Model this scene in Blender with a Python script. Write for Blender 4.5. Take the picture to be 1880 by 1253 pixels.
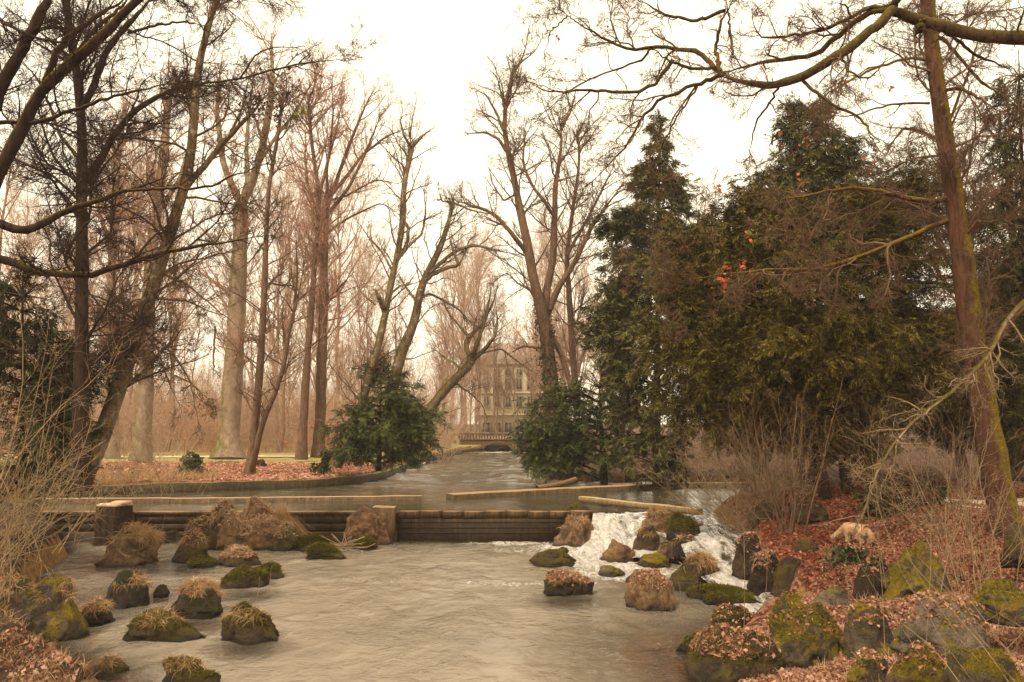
import bpy, math, random
import numpy as np
from mathutils import Vector
R_ = math.radians
for o in list(bpy.data.objects): bpy.data.objects.remove(o)
S = bpy.context.scene
COL = S.collection

# ------------------------------------------------------------------ camera, sky, sun, exposure
FPX, HZ, CAMZ = 1500.0, 775.0, 4.0
PITCH = math.atan((HZ - 626.5) / FPX)
cam = bpy.data.objects.new('camera', bpy.data.cameras.new('camera'))
COL.objects.link(cam); S.camera = cam
cam.location = (0, 0, CAMZ); cam.rotation_euler = (R_(90) + PITCH, 0, 0)
cam.data.sensor_width = 36; cam.data.lens = 36 * FPX / 1880
cam.data.clip_start = .1; cam.data.clip_end = 3000

SUN_EL, SUN_AZ = 48, 200            # a veiled sun high to the rear left
w = bpy.data.worlds.new('World'); S.world = w; w.use_nodes = True
nt = w.node_tree; nt.nodes.clear()
out = nt.nodes.new('ShaderNodeOutputWorld'); bg = nt.nodes.new('ShaderNodeBackground')
sky = nt.nodes.new('ShaderNodeTexSky'); sky.sky_type = 'NISHITA'; sky.sun_disc = False
sky.sun_elevation = R_(SUN_EL); sky.sun_rotation = R_(SUN_AZ)
mixw = nt.nodes.new('ShaderNodeMix'); mixw.data_type = 'RGBA'
mixw.inputs[0].default_value = .93                         # closed cloud cover over a clear sky
nt.links.new(sky.outputs[0], mixw.inputs[6]); mixw.inputs[7].default_value = (12.7, 11.0, 8.1, 1)
nt.links.new(mixw.outputs[2], bg.inputs[0]); bg.inputs[1].default_value = .1
nt.links.new(bg.outputs[0], out.inputs[0])
sl = bpy.data.lights.new('sun', 'SUN'); sl.energy = 2.3; sl.angle = R_(10); sl.color = (1, .88, .72)
so = bpy.data.objects.new('sun', sl); COL.objects.link(so)
so.rotation_euler = (R_(90 - SUN_EL), 0, R_(-38))
S.view_settings.view_transform = 'Standard'; S.view_settings.look = 'None'
S.view_settings.exposure = 0.5; S.view_settings.gamma = 1
S.render.engine = 'CYCLES'
cy = S.cycles
cy.use_denoising = True; cy.max_bounces = 6; cy.diffuse_bounces = 3; cy.glossy_bounces = 2
cy.transparent_max_bounces = 12; cy.transmission_bounces = 2; cy.volume_bounces = 1
cy.caustics_reflective = False; cy.caustics_refractive = False; cy.sample_clamp_indirect = 6

# ------------------------------------------------------------------ projection helpers
CP, SP = math.cos(PITCH), math.sin(PITCH)
def Wp(px, py, d):                   # the point at distance d ahead seen at a place in the photo
    a = (px - 940) / FPX; b = (626.5 - py) / FPX
    dy = CP - b * SP; dz = SP + b * CP
    return np.array([a * d / dy, d, CAMZ + dz * d / dy])
def Gp(px, py, z):                   # the point at height z
    a = (px - 940) / FPX; b = (626.5 - py) / FPX
    dy = CP - b * SP; dz = SP + b * CP
    t = (z - CAMZ) / dz
    return np.array([a * t, dy * t, z])

# ------------------------------------------------------------------ noise in numpy
def _hash(ix, iy, iz, s):
    h = (ix * 374761393 + iy * 668265263 + iz * 2147483647 + s * 1274126177) & 0xffffffff
    h = ((h ^ (h >> 13)) * 1274126177) & 0xffffffff
    return ((h ^ (h >> 16)) & 0xffff) / 65535.0
def vnoise(p, s=0):
    p = np.asarray(p, float); i = np.floor(p).astype(np.int64); f = p - i; u = f * f * (3 - 2 * f)
    r = 0
    for dx in (0, 1):
        for dy in (0, 1):
            for dz in (0, 1):
                wgt = (u[..., 0] if dx else 1 - u[..., 0]) * (u[..., 1] if dy else 1 - u[..., 1]) * (u[..., 2] if dz else 1 - u[..., 2])
                r = r + wgt * _hash(i[..., 0] + dx, i[..., 1] + dy, i[..., 2] + dz, s)
    return r * 2 - 1
def fbm(p, s=0, o=4):
    r = 0; a = 1.0; p = np.asarray(p, float)
    for k in range(o):
        r = r + a * vnoise(p, s + k * 17); a *= .5; p = p * 2.03 + 5.1
    return r
def norm(v): return v / (np.linalg.norm(v, axis=-1, keepdims=True) + 1e-9)
def sstep(a, b, x):
    t = np.clip((x - a) / (b - a), 0, 1); return t * t * (3 - 2 * t)

# ------------------------------------------------------------------ meshes and objects
class Acc:
    def __init__(s): s.v = []; s.q = []; s.t = []; s.n = 0
    def add(s, v, f):
        v = np.asarray(v, float).reshape(-1, 3); f = np.asarray(f, np.int64)
        (s.q if f.shape[1] == 4 else s.t).append(f + s.n); s.v.append(v); s.n += len(v)
    def box(s, c, d, rz=0):
        x, y, z = np.array(d) / 2
        v = np.array([[a * x, b * y, e * z] for a in (-1, 1) for b in (-1, 1) for e in (-1, 1)], float)
        cr, sr = math.cos(rz), math.sin(rz)
        v = np.stack([v[:, 0] * cr - v[:, 1] * sr, v[:, 0] * sr + v[:, 1] * cr, v[:, 2]], 1) + np.array(c)
        s.add(v, [[0, 1, 3, 2], [4, 6, 7, 5], [0, 4, 5, 1], [2, 3, 7, 6], [0, 2, 6, 4], [1, 5, 7, 3]])
def link(ob, parent=None):
    COL.objects.link(ob)
    if parent is not None: ob.parent = parent
    return ob
def build(name, acc, mat, parent=None, smooth=False, origin=None, attr=None):
    me = bpy.data.meshes.new(name)
    v = np.concatenate(acc.v) if acc.v else np.zeros((0, 3))
    if origin is not None: v = v - np.array(origin)
    q = np.concatenate(acc.q) if acc.q else np.zeros((0, 4), int)
    t = np.concatenate(acc.t) if acc.t else np.zeros((0, 3), int)
    me.vertices.add(len(v)); me.vertices.foreach_set('co', v.astype(np.float32).ravel())
    me.loops.add(q.size + t.size); me.polygons.add(len(q) + len(t))
    me.loops.foreach_set('vertex_index', np.concatenate([q.ravel(), t.ravel()]).astype(np.int32))
    ls = np.concatenate([np.arange(len(q)) * 4, q.size + np.arange(len(t)) * 3]).astype(np.int32)
    me.polygons.foreach_set('loop_start', ls)
    if smooth: me.polygons.foreach_set('use_smooth', np.ones(len(ls), bool))
    me.update(calc_edges=True)
    if attr:
        for k, a in attr.items():
            at = me.attributes.new(k, 'FLOAT', 'POINT'); at.data.foreach_set('value', np.asarray(a, np.float32))
    me.materials.append(mat)
    ob = link(bpy.data.objects.new(name, me), parent)
    if origin is not None and parent is None: ob.location = origin
    return ob
def tag(o, label=None, cat=None, group=None, kind=None):
    if label: o['label'] = label
    if cat: o['category'] = cat
    if group: o['group'] = group
    if kind: o['kind'] = kind
    return o
def empty(name, loc, label, cat, group=None):
    o = bpy.data.objects.new(name, None); o.empty_display_size = .2
    link(o); o.location = loc
    return tag(o, label, cat, group)
def copy_thing(root, loc, rz=0, sc=1.0, label=None):
    r = root.copy(); COL.objects.link(r); r.location = loc; r.rotation_euler = (0, 0, rz)
    r.scale = (sc, sc, sc)
    if label: r['label'] = label
    for ch in list(root.children):
        c = ch.copy(); COL.objects.link(c); c.parent = r
    return r

# ------------------------------------------------------------------ materials
def lin(c):                          # 0-255 display colour to linear
    return tuple(((x / 255 + .055) / 1.055) ** 2.4 if x / 255 > .04045 else x / 255 / 12.92 for x in c) + (1,)
class MT:
    def __init__(s, name):
        s.m = bpy.data.materials.new(name); s.m.use_nodes = True; s.nt = s.m.node_tree; s.nt.nodes.clear()
        s.out = s.n('OutputMaterial')
    def n(s, t, **k):
        x = s.nt.nodes.new('ShaderNode' + t)
        for a, b in k.items(): setattr(x, a, b)
        return x
    def l(s, a, b): s.nt.links.new(a, b)
    def coord(s, kind='Object', scale=(1, 1, 1)):
        if kind == 'World': o = s.n('NewGeometry').outputs['Position']
        else: o = s.n('TexCoord').outputs[kind]
        m = s.n('Mapping'); m.inputs[3].default_value = scale; s.l(o, m.inputs[0]); return m.outputs[0]
    def noise(s, co, scale, detail=4, rough=.6, dist=0):
        x = s.n('TexNoise'); x.inputs['Scale'].default_value = scale; x.inputs['Detail'].default_value = detail
        x.inputs['Roughness'].default_value = rough; x.inputs['Distortion'].default_value = dist
        s.l(co, x.inputs['Vector']); return x.outputs[0]
    def ramp(s, v, stops, interp='LINEAR'):
        x = s.n('ValToRGB'); e = x.color_ramp.elements; x.color_ramp.interpolation = interp
        while len(e) < len(stops): e.new(1)
        for i, (p, c) in enumerate(stops):
            e[i].position = p; e[i].color = c if len(c) == 4 else tuple(c) + (1,)
        s.l(v, x.inputs[0]); return x.outputs[0]
    def mix(s, f, a, b, mode='MIX'):
        x = s.n('Mix', data_type='RGBA', blend_type=mode)
        for i, q in ((0, f), (6, a), (7, b)):
            if isinstance(q, (int, float, tuple)): x.inputs[i].default_value = q
            else: s.l(q, x.inputs[i])
        return x.outputs[2]
    def math(s, op, a, b=0., c=None):
        x = s.n('Math', operation=op)
        for i, q in enumerate((a, b, c)):
            if q is None: continue
            if isinstance(q, (int, float)): x.inputs[i].default_value = q
            else: s.l(q, x.inputs[i])
        return x.outputs[0]
    def bump(s, h, st, dist=.02):
        x = s.n('Bump'); x.inputs['Strength'].default_value = st; x.inputs['Distance'].default_value = dist
        s.l(h, x.inputs['Height']); return x.outputs[0]
    def pbsdf(s, col, rough=.8, spec=.25, nrm=None):
        x = s.n('BsdfPrincipled')
        for k, q in (('Base Color', col), ('Roughness', rough), ('Specular IOR Level', spec)):
            if isinstance(q, (int, float, tuple)): x.inputs[k].default_value = q
            else: s.l(q, x.inputs[k])
        if nrm is not None: s.l(nrm, x.inputs['Normal'])
        return x.outputs[0]
    def done(s, sh): s.l(sh, s.out.inputs[0]); return s.m
K3 = (0, 0, 0, 1); W3 = (1, 1, 1, 1)
def g(v): return (v, v, v, 1)

def bark(name, dark, light, moss=None, mdir=(0, 0, 1), mamt=.5, stretch=(3, 3, .6), scale=4., patches=False):
    m = MT(name); co = m.coord('Object', stretch)
    a = m.noise(co, scale, 6, .7, .4)
    c = m.ramp(a, [(.3, dark), (.5, tuple((np.array(dark) * .5 + np.array(light) * .5))), (.72, light)])
    big = m.noise(m.coord('Object'), .9, 3)
    c = m.mix(m.ramp(big, [(.35, K3), (.65, W3)]), c, m.mix(.35, c, dark), 'MIX')
    if patches:
        pz = m.ramp(m.noise(m.coord('Object'), 3.3, 5, .7), [(.58, K3), (.64, W3)])
        c = m.mix(pz, c, lin((168, 160, 138)))
    if moss:
        gm = m.n('NewGeometry'); d = m.n('VectorMath', operation='DOT_PRODUCT')
        m.l(gm.outputs['Normal'], d.inputs[0]); d.inputs[1].default_value = mdir
        v = m.math('ADD', m.math('MULTIPLY', d.outputs['Value'], .55), m.noise(m.coord('Object'), 2.2, 5, .7))
        msk = m.ramp(v, [(1.05 - mamt, K3), (1.25 - mamt, W3)])
        mc = m.ramp(m.noise(m.coord('Object'), 14, 4), [(.35, tuple(np.array(moss) * np.array((.45, .45, .45, 1)))), (.65, moss)])
        c = m.mix(msk, c, mc)
    return m.done(m.pbsdf(c, .9, .12, m.bump(a, .9, .03)))
def leafmat(name, cols, scale=.6, rough=.65, trans=0., spec=.2):
    m = MT(name); gm = m.n('NewGeometry')
    n = m.noise(m.coord('World'), scale, 3)
    v = m.math('ADD', m.math('MULTIPLY', gm.outputs['Random Per Island'], .45), m.math('MULTIPLY', n, .62))
    k = len(cols)
    c = m.ramp(v, [(.15 + .7 * i / (k - 1), q) for i, q in enumerate(cols)])
    sh = m.pbsdf(c, rough, spec)
    if trans:
        t = m.n('BsdfTranslucent'); m.l(c, t.inputs[0]); x = m.n('MixShader'); x.inputs[0].default_value = trans
        m.l(sh, x.inputs[1]); m.l(t.outputs[0], x.inputs[2]); sh = x.outputs[0]
    return m.done(sh)

def rockmat(name, base, base2, moss, mossamt=.5, lichen=False, wet=True):
    m = MT(name); co = m.coord('World'); gm = m.n('NewGeometry')
    a = m.noise(co, 5, 8, .72, .3); b = m.noise(co, 1.3, 4)
    c = m.ramp(a, [(.3, tuple(np.array(base) * np.array((.3, .3, .3, 1)))), (.5, base), (.72, base2)])
    c = m.mix(m.ramp(b, [(.4, K3), (.62, W3)]), c, m.mix(.5, c, base2))
    cr = m.n('TexVoronoi', feature='DISTANCE_TO_EDGE'); cr.inputs['Scale'].default_value = 2.3
    wv = m.n('VectorMath', operation='ADD'); m.l(co, wv.inputs[0])
    nn = m.n('TexNoise'); nn.inputs['Scale'].default_value = 2.5; m.l(co, nn.inputs[0]); m.l(nn.outputs[1], wv.inputs[1])
    m.l(wv.outputs[0], cr.inputs[0])
    crk = m.ramp(cr.outputs[0], [(0, K3), (.03, W3)])
    c = m.mix(crk, m.mix(.6, c, g(.012)), c)
    if lichen:
        lz = m.ramp(m.noise(co, 3.1, 5, .75), [(.62, K3), (.66, W3)])
        c = m.mix(lz, c, lin((170, 160, 140)))
    sep = m.n('SeparateXYZ'); m.l(gm.outputs['Normal'], sep.inputs[0])
    v = m.math('ADD', m.math('MULTIPLY', sep.outputs[2], .34), m.noise(co, 1.7, 6, .72))
    msk = m.ramp(v, [(1.0 - mossamt * .75, K3), (1.12 - mossamt * .75, W3)])
    f = m.noise(co, 22, 5, .75)
    mc = m.ramp(m.math('ADD', m.math('MULTIPLY', f, .6), m.math('MULTIPLY', m.noise(co, 2.6, 3), .5)),
                [(.36, tuple(np.array(moss) * np.array((.16, .2, .22, 1)))), (.55, tuple(np.array(moss) * np.array((.55, .6, .6, 1)))), (.72, moss)])
    c = m.mix(msk, c, mc)
    h = m.math('ADD', m.math('MULTIPLY', a, 1.4), m.math('MULTIPLY', m.math('MULTIPLY', msk, f), 1.1))
    rough = m.mix(msk, g(.75), g(.98))
    if wet:                                     # the splashed, algae-dark band at the waterline
        ps = m.n('SeparateXYZ'); m.l(gm.outputs['Position'], ps.inputs[0])
        wz = m.math('ADD', ps.outputs[2], m.math('MULTIPLY', m.noise(co, 3, 3), .18))
        wm = m.ramp(wz, [(.12, W3), (.26, K3)])
        c = m.mix(wm, c, m.mix(.75, c, lin((24, 20, 12))))
        rough = m.mix(wm, rough, g(.35))
    return m.done(m.pbsdf(c, rough, .3, m.bump(h, 1., .11)))

MOSS = lin((120, 100, 24)); MOSSD = lin((104, 84, 28))
M = {}
M['bark_dark'] = bark('bark_dark', lin((26, 19, 15)), lin((80, 62, 48)), MOSS, (-.5, -.3, .8), .22)
M['bark_brown'] = bark('bark_brown', lin((64, 46, 36)), lin((144, 112, 88)), lin((108, 96, 30)), (-.3, -.3, .8), .22)
M['bark_red'] = bark('bark_red', lin((36, 22, 15)), lin((116, 78, 58)), lin((120, 100, 26)), (.75, -.1, .6), .56)
M['bark_beech'] = bark('bark_beech', lin((112, 94, 76)), lin((178, 154, 128)), lin((122, 112, 66)), (-.5, -.4, .5), .3, (1.4, 1.4, .8), 2.)
M['bark_mossy'] = bark('bark_mossy', lin((78, 62, 46)), lin((166, 142, 108)), lin((104, 92, 34)), (-.5, -.2, .7), .34, patches=True)
M['bark_limb'] = bark('bark_limb', lin((38, 28, 20)), lin((104, 84, 58)), lin((98, 86, 28)), (-.2, -.2, 1), .38)
M['twig'] = bark('twig', lin((78, 58, 44)), lin((140, 110, 86)))
M['twig_dark'] = bark('twig_dark', lin((38, 27, 23)), lin((86, 64, 54)))
M['twig_pink_hazed'] = bark('twig_pink_hazed', lin((140, 100, 82)), lin((204, 160, 134)))  # pinkish twigs, paled further: haze and sky glow put into the colour
M['twig_pale'] = bark('twig_pale', lin((112, 90, 66)), lin((186, 160, 122)), scale=9)
M['twig_far_hazed'] = bark('twig_far_hazed', lin((160, 130, 106)), lin((224, 192, 164)))  # distance haze and sky glow painted into the pale twig colour
M['bark_far_hazed'] = bark('bark_far_hazed', lin((128, 100, 82)), lin((190, 158, 132)))  # far trunks lightened in colour to carry the haze over them
M['yew'] = leafmat('yew_needles', [lin((12, 14, 6)), lin((34, 36, 14)), lin((66, 64, 26)), lin((112, 100, 46))])
M['yew_olive'] = leafmat('yew_olive_needles', [lin((16, 15, 6)), lin((44, 40, 14)), lin((92, 82, 28)), lin((150, 130, 54))])
M['spruce'] = leafmat('spruce_needles', [lin((26, 28, 16)), lin((56, 58, 32)), lin((96, 92, 48)), lin((142, 130, 72))])
M['yew_green'] = leafmat('yew_green_needles', [lin((16, 22, 12)), lin((42, 54, 28)), lin((80, 90, 42)), lin((128, 126, 62))])
M['ivy'] = leafmat('ivy_leaves', [lin((20, 30, 16)), lin((44, 60, 32)), lin((84, 96, 52))], rough=.4)
M['litter'] = leafmat('fallen_leaves', [lin((56, 28, 18)), lin((116, 62, 42)), lin((154, 92, 66)), lin((190, 136, 106))], 1.2, .7, .2)
M['litter_pale'] = leafmat('pale_fallen_leaves', [lin((78, 50, 36)), lin((138, 94, 70)), lin((176, 130, 104)), lin((212, 174, 148))], 1.2, .7, .2)
M['litter_tan'] = leafmat('tan_leaves', [lin((90, 66, 48)), lin((146, 114, 86)), lin((186, 154, 126)), lin((220, 192, 168))], 1.5, .7, .2)
M['litter_island_sunlit'] = leafmat('sunlit_island_leaves', [lin((104, 66, 48)), lin((170, 118, 92)), lin((208, 156, 128)), lin((232, 194, 168))], 1.2, .7, .2)  # brighter leaf tones: sunlight on the island put into the colour
M['grass_dry'] = leafmat('dry_grass', [lin((84, 60, 38)), lin((146, 110, 74)), lin((192, 154, 110)), lin((228, 196, 152))], 1.5, .7, .25)
M['moss_tuft'] = leafmat('moss_grass', [lin((40, 38, 10)), lin((84, 78, 22)), lin((136, 124, 40))], 1.5, .8, .2)
M['red_leaf'] = leafmat('red_leaves', [lin((120, 40, 26)), lin((190, 84, 58)), lin((216, 128, 98))], 2, .6, .4)
M['copper_leaf'] = leafmat('copper_leaves', [lin((170, 88, 58)), lin((214, 130, 92)), lin((232, 166, 130))], 2, .6, .4)
M['seed'] = leafmat('seed_bunches', [lin((40, 26, 24)), lin((78, 54, 48))], 2)
M['mistletoe'] = leafmat('mistletoe', [lin((120, 116, 36)), lin((180, 172, 70))], 2)
M['rock_brown'] = rockmat('rock_brown', lin((100, 76, 52)), lin((172, 134, 94)), MOSSD, .38)
M['rock_orange'] = rockmat('rock_orange', lin((98, 70, 46)), lin((172, 130, 88)), MOSSD, .2)
M['rock_moss'] = rockmat('rock_moss', lin((62, 48, 32)), lin((104, 82, 54)), lin((116, 96, 30)), .5)
M['rock_gold'] = rockmat('rock_gold', lin((70, 60, 44)), lin((122, 104, 78)), lin((176, 144, 30)), .58)
M['rock_grey'] = rockmat('rock_grey', lin((92, 80, 68)), lin((148, 130, 110)), lin((160, 138, 24)), .42, True)
M['rock_dark'] = rockmat('rock_dark', lin((38, 29, 20)), lin((82, 63, 42)), lin((70, 70, 20)), .5)

def ground_mat():
    m = MT('ground'); co = m.coord('World')
    n1 = m.noise(co, 9, 6, .75); n2 = m.noise(co, .8, 4)
    vz = m.n('TexVoronoi'); vz.inputs['Scale'].default_value = 11; m.l(co, vz.inputs[0])
    hue = m.n('SeparateColor'); m.l(vz.outputs[1], hue.inputs[0])
    litter = m.ramp(m.math('ADD', m.math('MULTIPLY', hue.outputs[0], .5), m.math('MULTIPLY', n2, .5)),
                    [(.15, lin((44, 26, 18))), (.4, lin((96, 60, 44))), (.62, lin((142, 94, 72))), (.85, lin((172, 126, 100)))])
    dirt = m.ramp(n1, [(.3, lin((34, 25, 18))), (.7, lin((86, 64, 46)))])
    grass = m.ramp(n1, [(.3, lin((128, 116, 62))), (.7, lin((196, 178, 116)))])
    bed = m.ramp(m.math('ADD', m.math('MULTIPLY', n1, .6), m.math('MULTIPLY', n2, .4)),
                 [(.34, lin((58, 42, 26))), (.5, lin((134, 98, 56))), (.68, lin((176, 138, 88)))])
    def at(k):
        a = m.n('Attribute'); a.attribute_name = k; return a.outputs['Fac']
    jit = m.math('MULTIPLY', m.math('SUBTRACT', n1, .5), .7)
    def mk(k): return m.ramp(m.math('ADD', at(k), jit), [(.4, K3), (.6, W3)])
    c = m.mix(mk('litter'), dirt, litter); c = m.mix(mk('grass'), c, grass); c = m.mix(mk('bed'), c, bed)
    return m.done(m.pbsdf(c, .9, .15, m.bump(m.math('ADD', n1, m.math('MULTIPLY', vz.outputs[0], .6)), 1., .05)))
M['ground'] = ground_mat()

def water_mat(name, murk, murkf, bump=1., sc=1., tint=(.82, .68, .48, 1)):
    m = MT(name); co = m.coord('World', (.8, .8, 1))
    n1 = m.noise(co, 2.6 * sc, 4, .6, 1.8); n2 = m.noise(m.coord('World', (.8, .75, 1)), 9 * sc, 3, .6, 1.)
    n3 = m.noise(co, .7, 2)
    h = m.math('ADD', m.math('MULTIPLY', n1, .8), m.math('MULTIPLY', n2, .3))
    h = m.math('MULTIPLY', h, m.ramp(m.noise(m.coord('World', (.6, .35, 1)), 1.1, 3, .6, .6), [(.36, g(.25)), (.6, W3)]))
    nb = m.bump(h, bump, .1)
    fr = m.n('Fresnel'); fr.inputs[0].default_value = 1.42; m.l(nb, fr.inputs[1])
    gl = m.n('BsdfGlossy'); gl.inputs['Roughness'].default_value = .05; m.l(nb, gl.inputs['Normal'])
    tr = m.n('BsdfTransparent'); tr.inputs[0].default_value = tint
    df = m.n('BsdfDiffuse'); m.l(m.ramp(n3, [(.3, murk), (.7, tuple(np.array(murk) * np.array((1.25, 1.22, 1.2, 1))))]), df.inputs[0])
    un = m.n('MixShader')
    a = m.n('Attribute'); a.attribute_name = 'deep'
    m.l(m.math('MULTIPLY', a.outputs['Fac'], murkf), un.inputs[0]); m.l(tr.outputs[0], un.inputs[1]); m.l(df.outputs[0], un.inputs[2])
    mx = m.n('MixShader'); m.l(fr.outputs[0], mx.inputs[0]); m.l(un.outputs[0], mx.inputs[1]); m.l(gl.outputs[0], mx.inputs[2])
    # foam: white streaks of bubbles where the attribute says the water is broken
    fa = m.n('Attribute'); fa.attribute_name = 'foam'
    fn = m.noise(m.coord('World', (1.5, .6, .8)), 4.2, 7, .74, 1.); fn2 = m.noise(m.coord('World'), 26, 4, .7)
    fv = m.math('ADD', m.math('ADD', fa.outputs['Fac'], m.math('MULTIPLY', m.math('SUBTRACT', fn, .5), 1.5)), m.math('MULTIPLY', m.math('SUBTRACT', fn2, .5), .5))
    fm = m.ramp(fv, [(.42, K3), (.78, W3)])
    fd = m.pbsdf(m.ramp(fn, [(.32, lin((150, 138, 122))), (.62, lin((246, 240, 230)))]), .6, .3, m.bump(m.math('ADD', fn, m.math('MULTIPLY', fn2, .4)), 1., .12))
    fx = m.n('MixShader'); m.l(fm, fx.inputs[0]); m.l(mx.outputs[0], fx.inputs[1]); m.l(fd, fx.inputs[2])
    return m.done(fx.outputs[0])
M['water'] = water_mat('water', lin((152, 140, 122)), .8, .8)
M['water_up'] = water_mat('upper_water', lin((92, 88, 68)), .75, .34, .8)

def concrete(name, lo, hi, streak=.5, top=None, zdark=None):
    m = MT(name); co = m.coord('World'); a = m.noise(co, 6, 7, .7)
    st = m.noise(m.coord('World', (3, 3, .3)), 3.2, 6, .75, .6)
    c = m.ramp(a, [(.3, lo), (.7, hi)])
    sm = m.ramp(st, [(.5 - .15 * streak, K3), (.62, W3)])
    c = m.mix(sm, m.mix(streak, c, lin((20, 15, 9))), c)
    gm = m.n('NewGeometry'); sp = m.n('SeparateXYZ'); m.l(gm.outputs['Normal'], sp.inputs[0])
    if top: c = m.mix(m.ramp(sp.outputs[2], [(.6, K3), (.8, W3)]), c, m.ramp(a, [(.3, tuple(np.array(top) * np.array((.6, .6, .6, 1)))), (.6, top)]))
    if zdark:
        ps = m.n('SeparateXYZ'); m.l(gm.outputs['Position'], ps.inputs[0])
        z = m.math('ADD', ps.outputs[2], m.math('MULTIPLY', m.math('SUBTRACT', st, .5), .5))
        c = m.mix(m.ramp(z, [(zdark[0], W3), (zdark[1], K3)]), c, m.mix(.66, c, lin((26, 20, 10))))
    return m.done(m.pbsdf(c, .7, .3, m.bump(a, .8, .03)))
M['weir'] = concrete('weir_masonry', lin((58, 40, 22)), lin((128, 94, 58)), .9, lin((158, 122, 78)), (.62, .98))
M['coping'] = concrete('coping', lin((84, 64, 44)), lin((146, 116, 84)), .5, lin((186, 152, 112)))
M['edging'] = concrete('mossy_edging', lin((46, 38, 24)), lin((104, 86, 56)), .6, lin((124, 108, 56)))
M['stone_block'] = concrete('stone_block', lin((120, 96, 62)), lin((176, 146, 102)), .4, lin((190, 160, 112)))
M['wood'] = bark('weathered_wood', lin((92, 70, 50)), lin((176, 146, 110)), stretch=(.6, 4, 4))
M['cut_wood'] = bark('cut_wood', lin((180, 146, 110)), lin((232, 204, 170)), scale=3)

def flat(name, c, c2=None, sc=2., rough=.8):
    m = MT(name); n = m.noise(m.coord('World'), sc, 5, .7)
    return m.done(m.pbsdf(m.ramp(n, [(.3, c), (.7, c2 or c)]), rough, .2))
M['facade'] = flat('cream_facade', lin((212, 196, 162)), lin((226, 212, 178)), .4)
M['roof'] = flat('grey_roof', lin((168, 150, 136)), lin((186, 168, 152)), 1.)
M['pane'] = flat('window_glass', lin((124, 110, 92)), lin((144, 130, 110)), .3, .4)  # panes paled toward the facade tone, distance haze put into their colour
M['frame'] = flat('window_frame', lin((196, 184, 160)))
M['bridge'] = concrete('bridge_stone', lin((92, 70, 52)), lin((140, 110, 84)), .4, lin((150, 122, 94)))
M['path'] = flat('path_gravel', lin((206, 180, 150)), lin((232, 210, 184)), 1.)
M['fur'] = None

# ------------------------------------------------------------------ terrain
def sd_poly(x, y, poly):
    P = np.array(poly, float); n = len(P); d = np.full(x.shape, 1e9); ins = np.zeros(x.shape, bool)
    for i in range(n):
        ax, ay = P[i]; bx, by = P[(i + 1) % n]; ex, ey = bx - ax, by - ay
        t = np.clip(((x - ax) * ex + (y - ay) * ey) / (ex * ex + ey * ey + 1e-9), 0, 1)
        d = np.minimum(d, (x - ax - t * ex) ** 2 + (y - ay - t * ey) ** 2)
        c = ((ay > y) != (by > y)) & (x < (bx - ax) * (y - ay) / (by - ay + 1e-12) + ax)
        ins ^= c
    d = np.sqrt(d); return np.where(ins, -d, d)
def pg(z, *pts): return [tuple(Gp(a, b, z)[:2]) for a, b in pts]
WEIR_Y = 28.3
POND = [(-5.2, 6), (-5.6, 10)] + pg(0, (190, 1253), (70, 1195), (10, 1130)) + [(-12.4, 21.5), (-13.5, 25), (-16, WEIR_Y), (7.0, WEIR_Y), (7.0, 25), (6.5, 22.5),
        (5.9, 20.5), (6.0, 18.6), (6.1, 17.4)] + pg(0, (1400, 1135), (1345, 1180), (1320, 1253)) + [(2.7, 9.6), (2.2, 6), (3, -30), (-6, -30)]
UPZ = .93
ISL = [tuple(p) for p in pg(UPZ, (60, 915), (250, 905), (420, 900), (560, 895), (640, 889), (700, 879), (745, 862), (790, 845), (850, 832), (884, 829))]
UPPER = [(-26, WEIR_Y)] + ISL + [(-2.7, 88), (-3, 101), (.2, 101), (-.3, 88)] + pg(UPZ, (968, 829), (985, 850), (1012, 880), (1120, 883), (1260, 884), (1460, 889)) + [(9.0, 33), (8.2, 30.5), (7.3, WEIR_Y)]
CTRL = [(-6.2, 8, .25), (-7.4, 12, .3), (-10, 15, .4), (-12.8, 19, .75), (-14.5, 22, 1.0), (-18, 27, 1.35), (-12, 10, 1.5), (-20, 16, 1.9), (-26, 30, 1.6), (-6, 0, 1),
        (3.2, 9, .1), (3.8, 11.5, .0), (4.4, 13.5, .0), (5.4, 12.5, .35), (5.9, 11.2, .75), (5, 9.6, .75), (6.2, 9.2, .95), (6, 14, .45), (7.3, 14.8, .85), (6.7, 17, .3), (7.3, 18.5, .9), (7.4, 19.5, .95), (8.4, 19.8, 1.1), (8.0, 18.8, 1.0), (8.2, 23, 1.2), (8.6, 26, 1.5), (10, 17, 1.25),
        (12, 21, 1.75), (11, 26, 1.9), (14, 14, 1.9), (20, 22, 2.0), (16, 30, 1.8), (10.5, 31, 1.3), (9, 9, 1.9), (14, 40, 1.35), (26, 30, 1.9), (6, 42, 1.25), (6, 60, 1.4),
        (-15, 38, 1.3), (-10, 38, 1.32), (-5, 40, 1.28), (-8, 48, 1.4), (-20, 50, 1.45), (-8, 60, 1.5), (-25, 70, 1.5), (-10, 90, 1.6), (10, 90, 1.6), (-60, 60, 1.7), (60, 60, 1.9),
        (0, 130, 2.0), (-60, 150, 2.2), (60, 150, 2.2), (-200, 200, 2.2), (200, 200, 2.2), (0, 400, 2), (0, -30, 1.5)]
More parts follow.
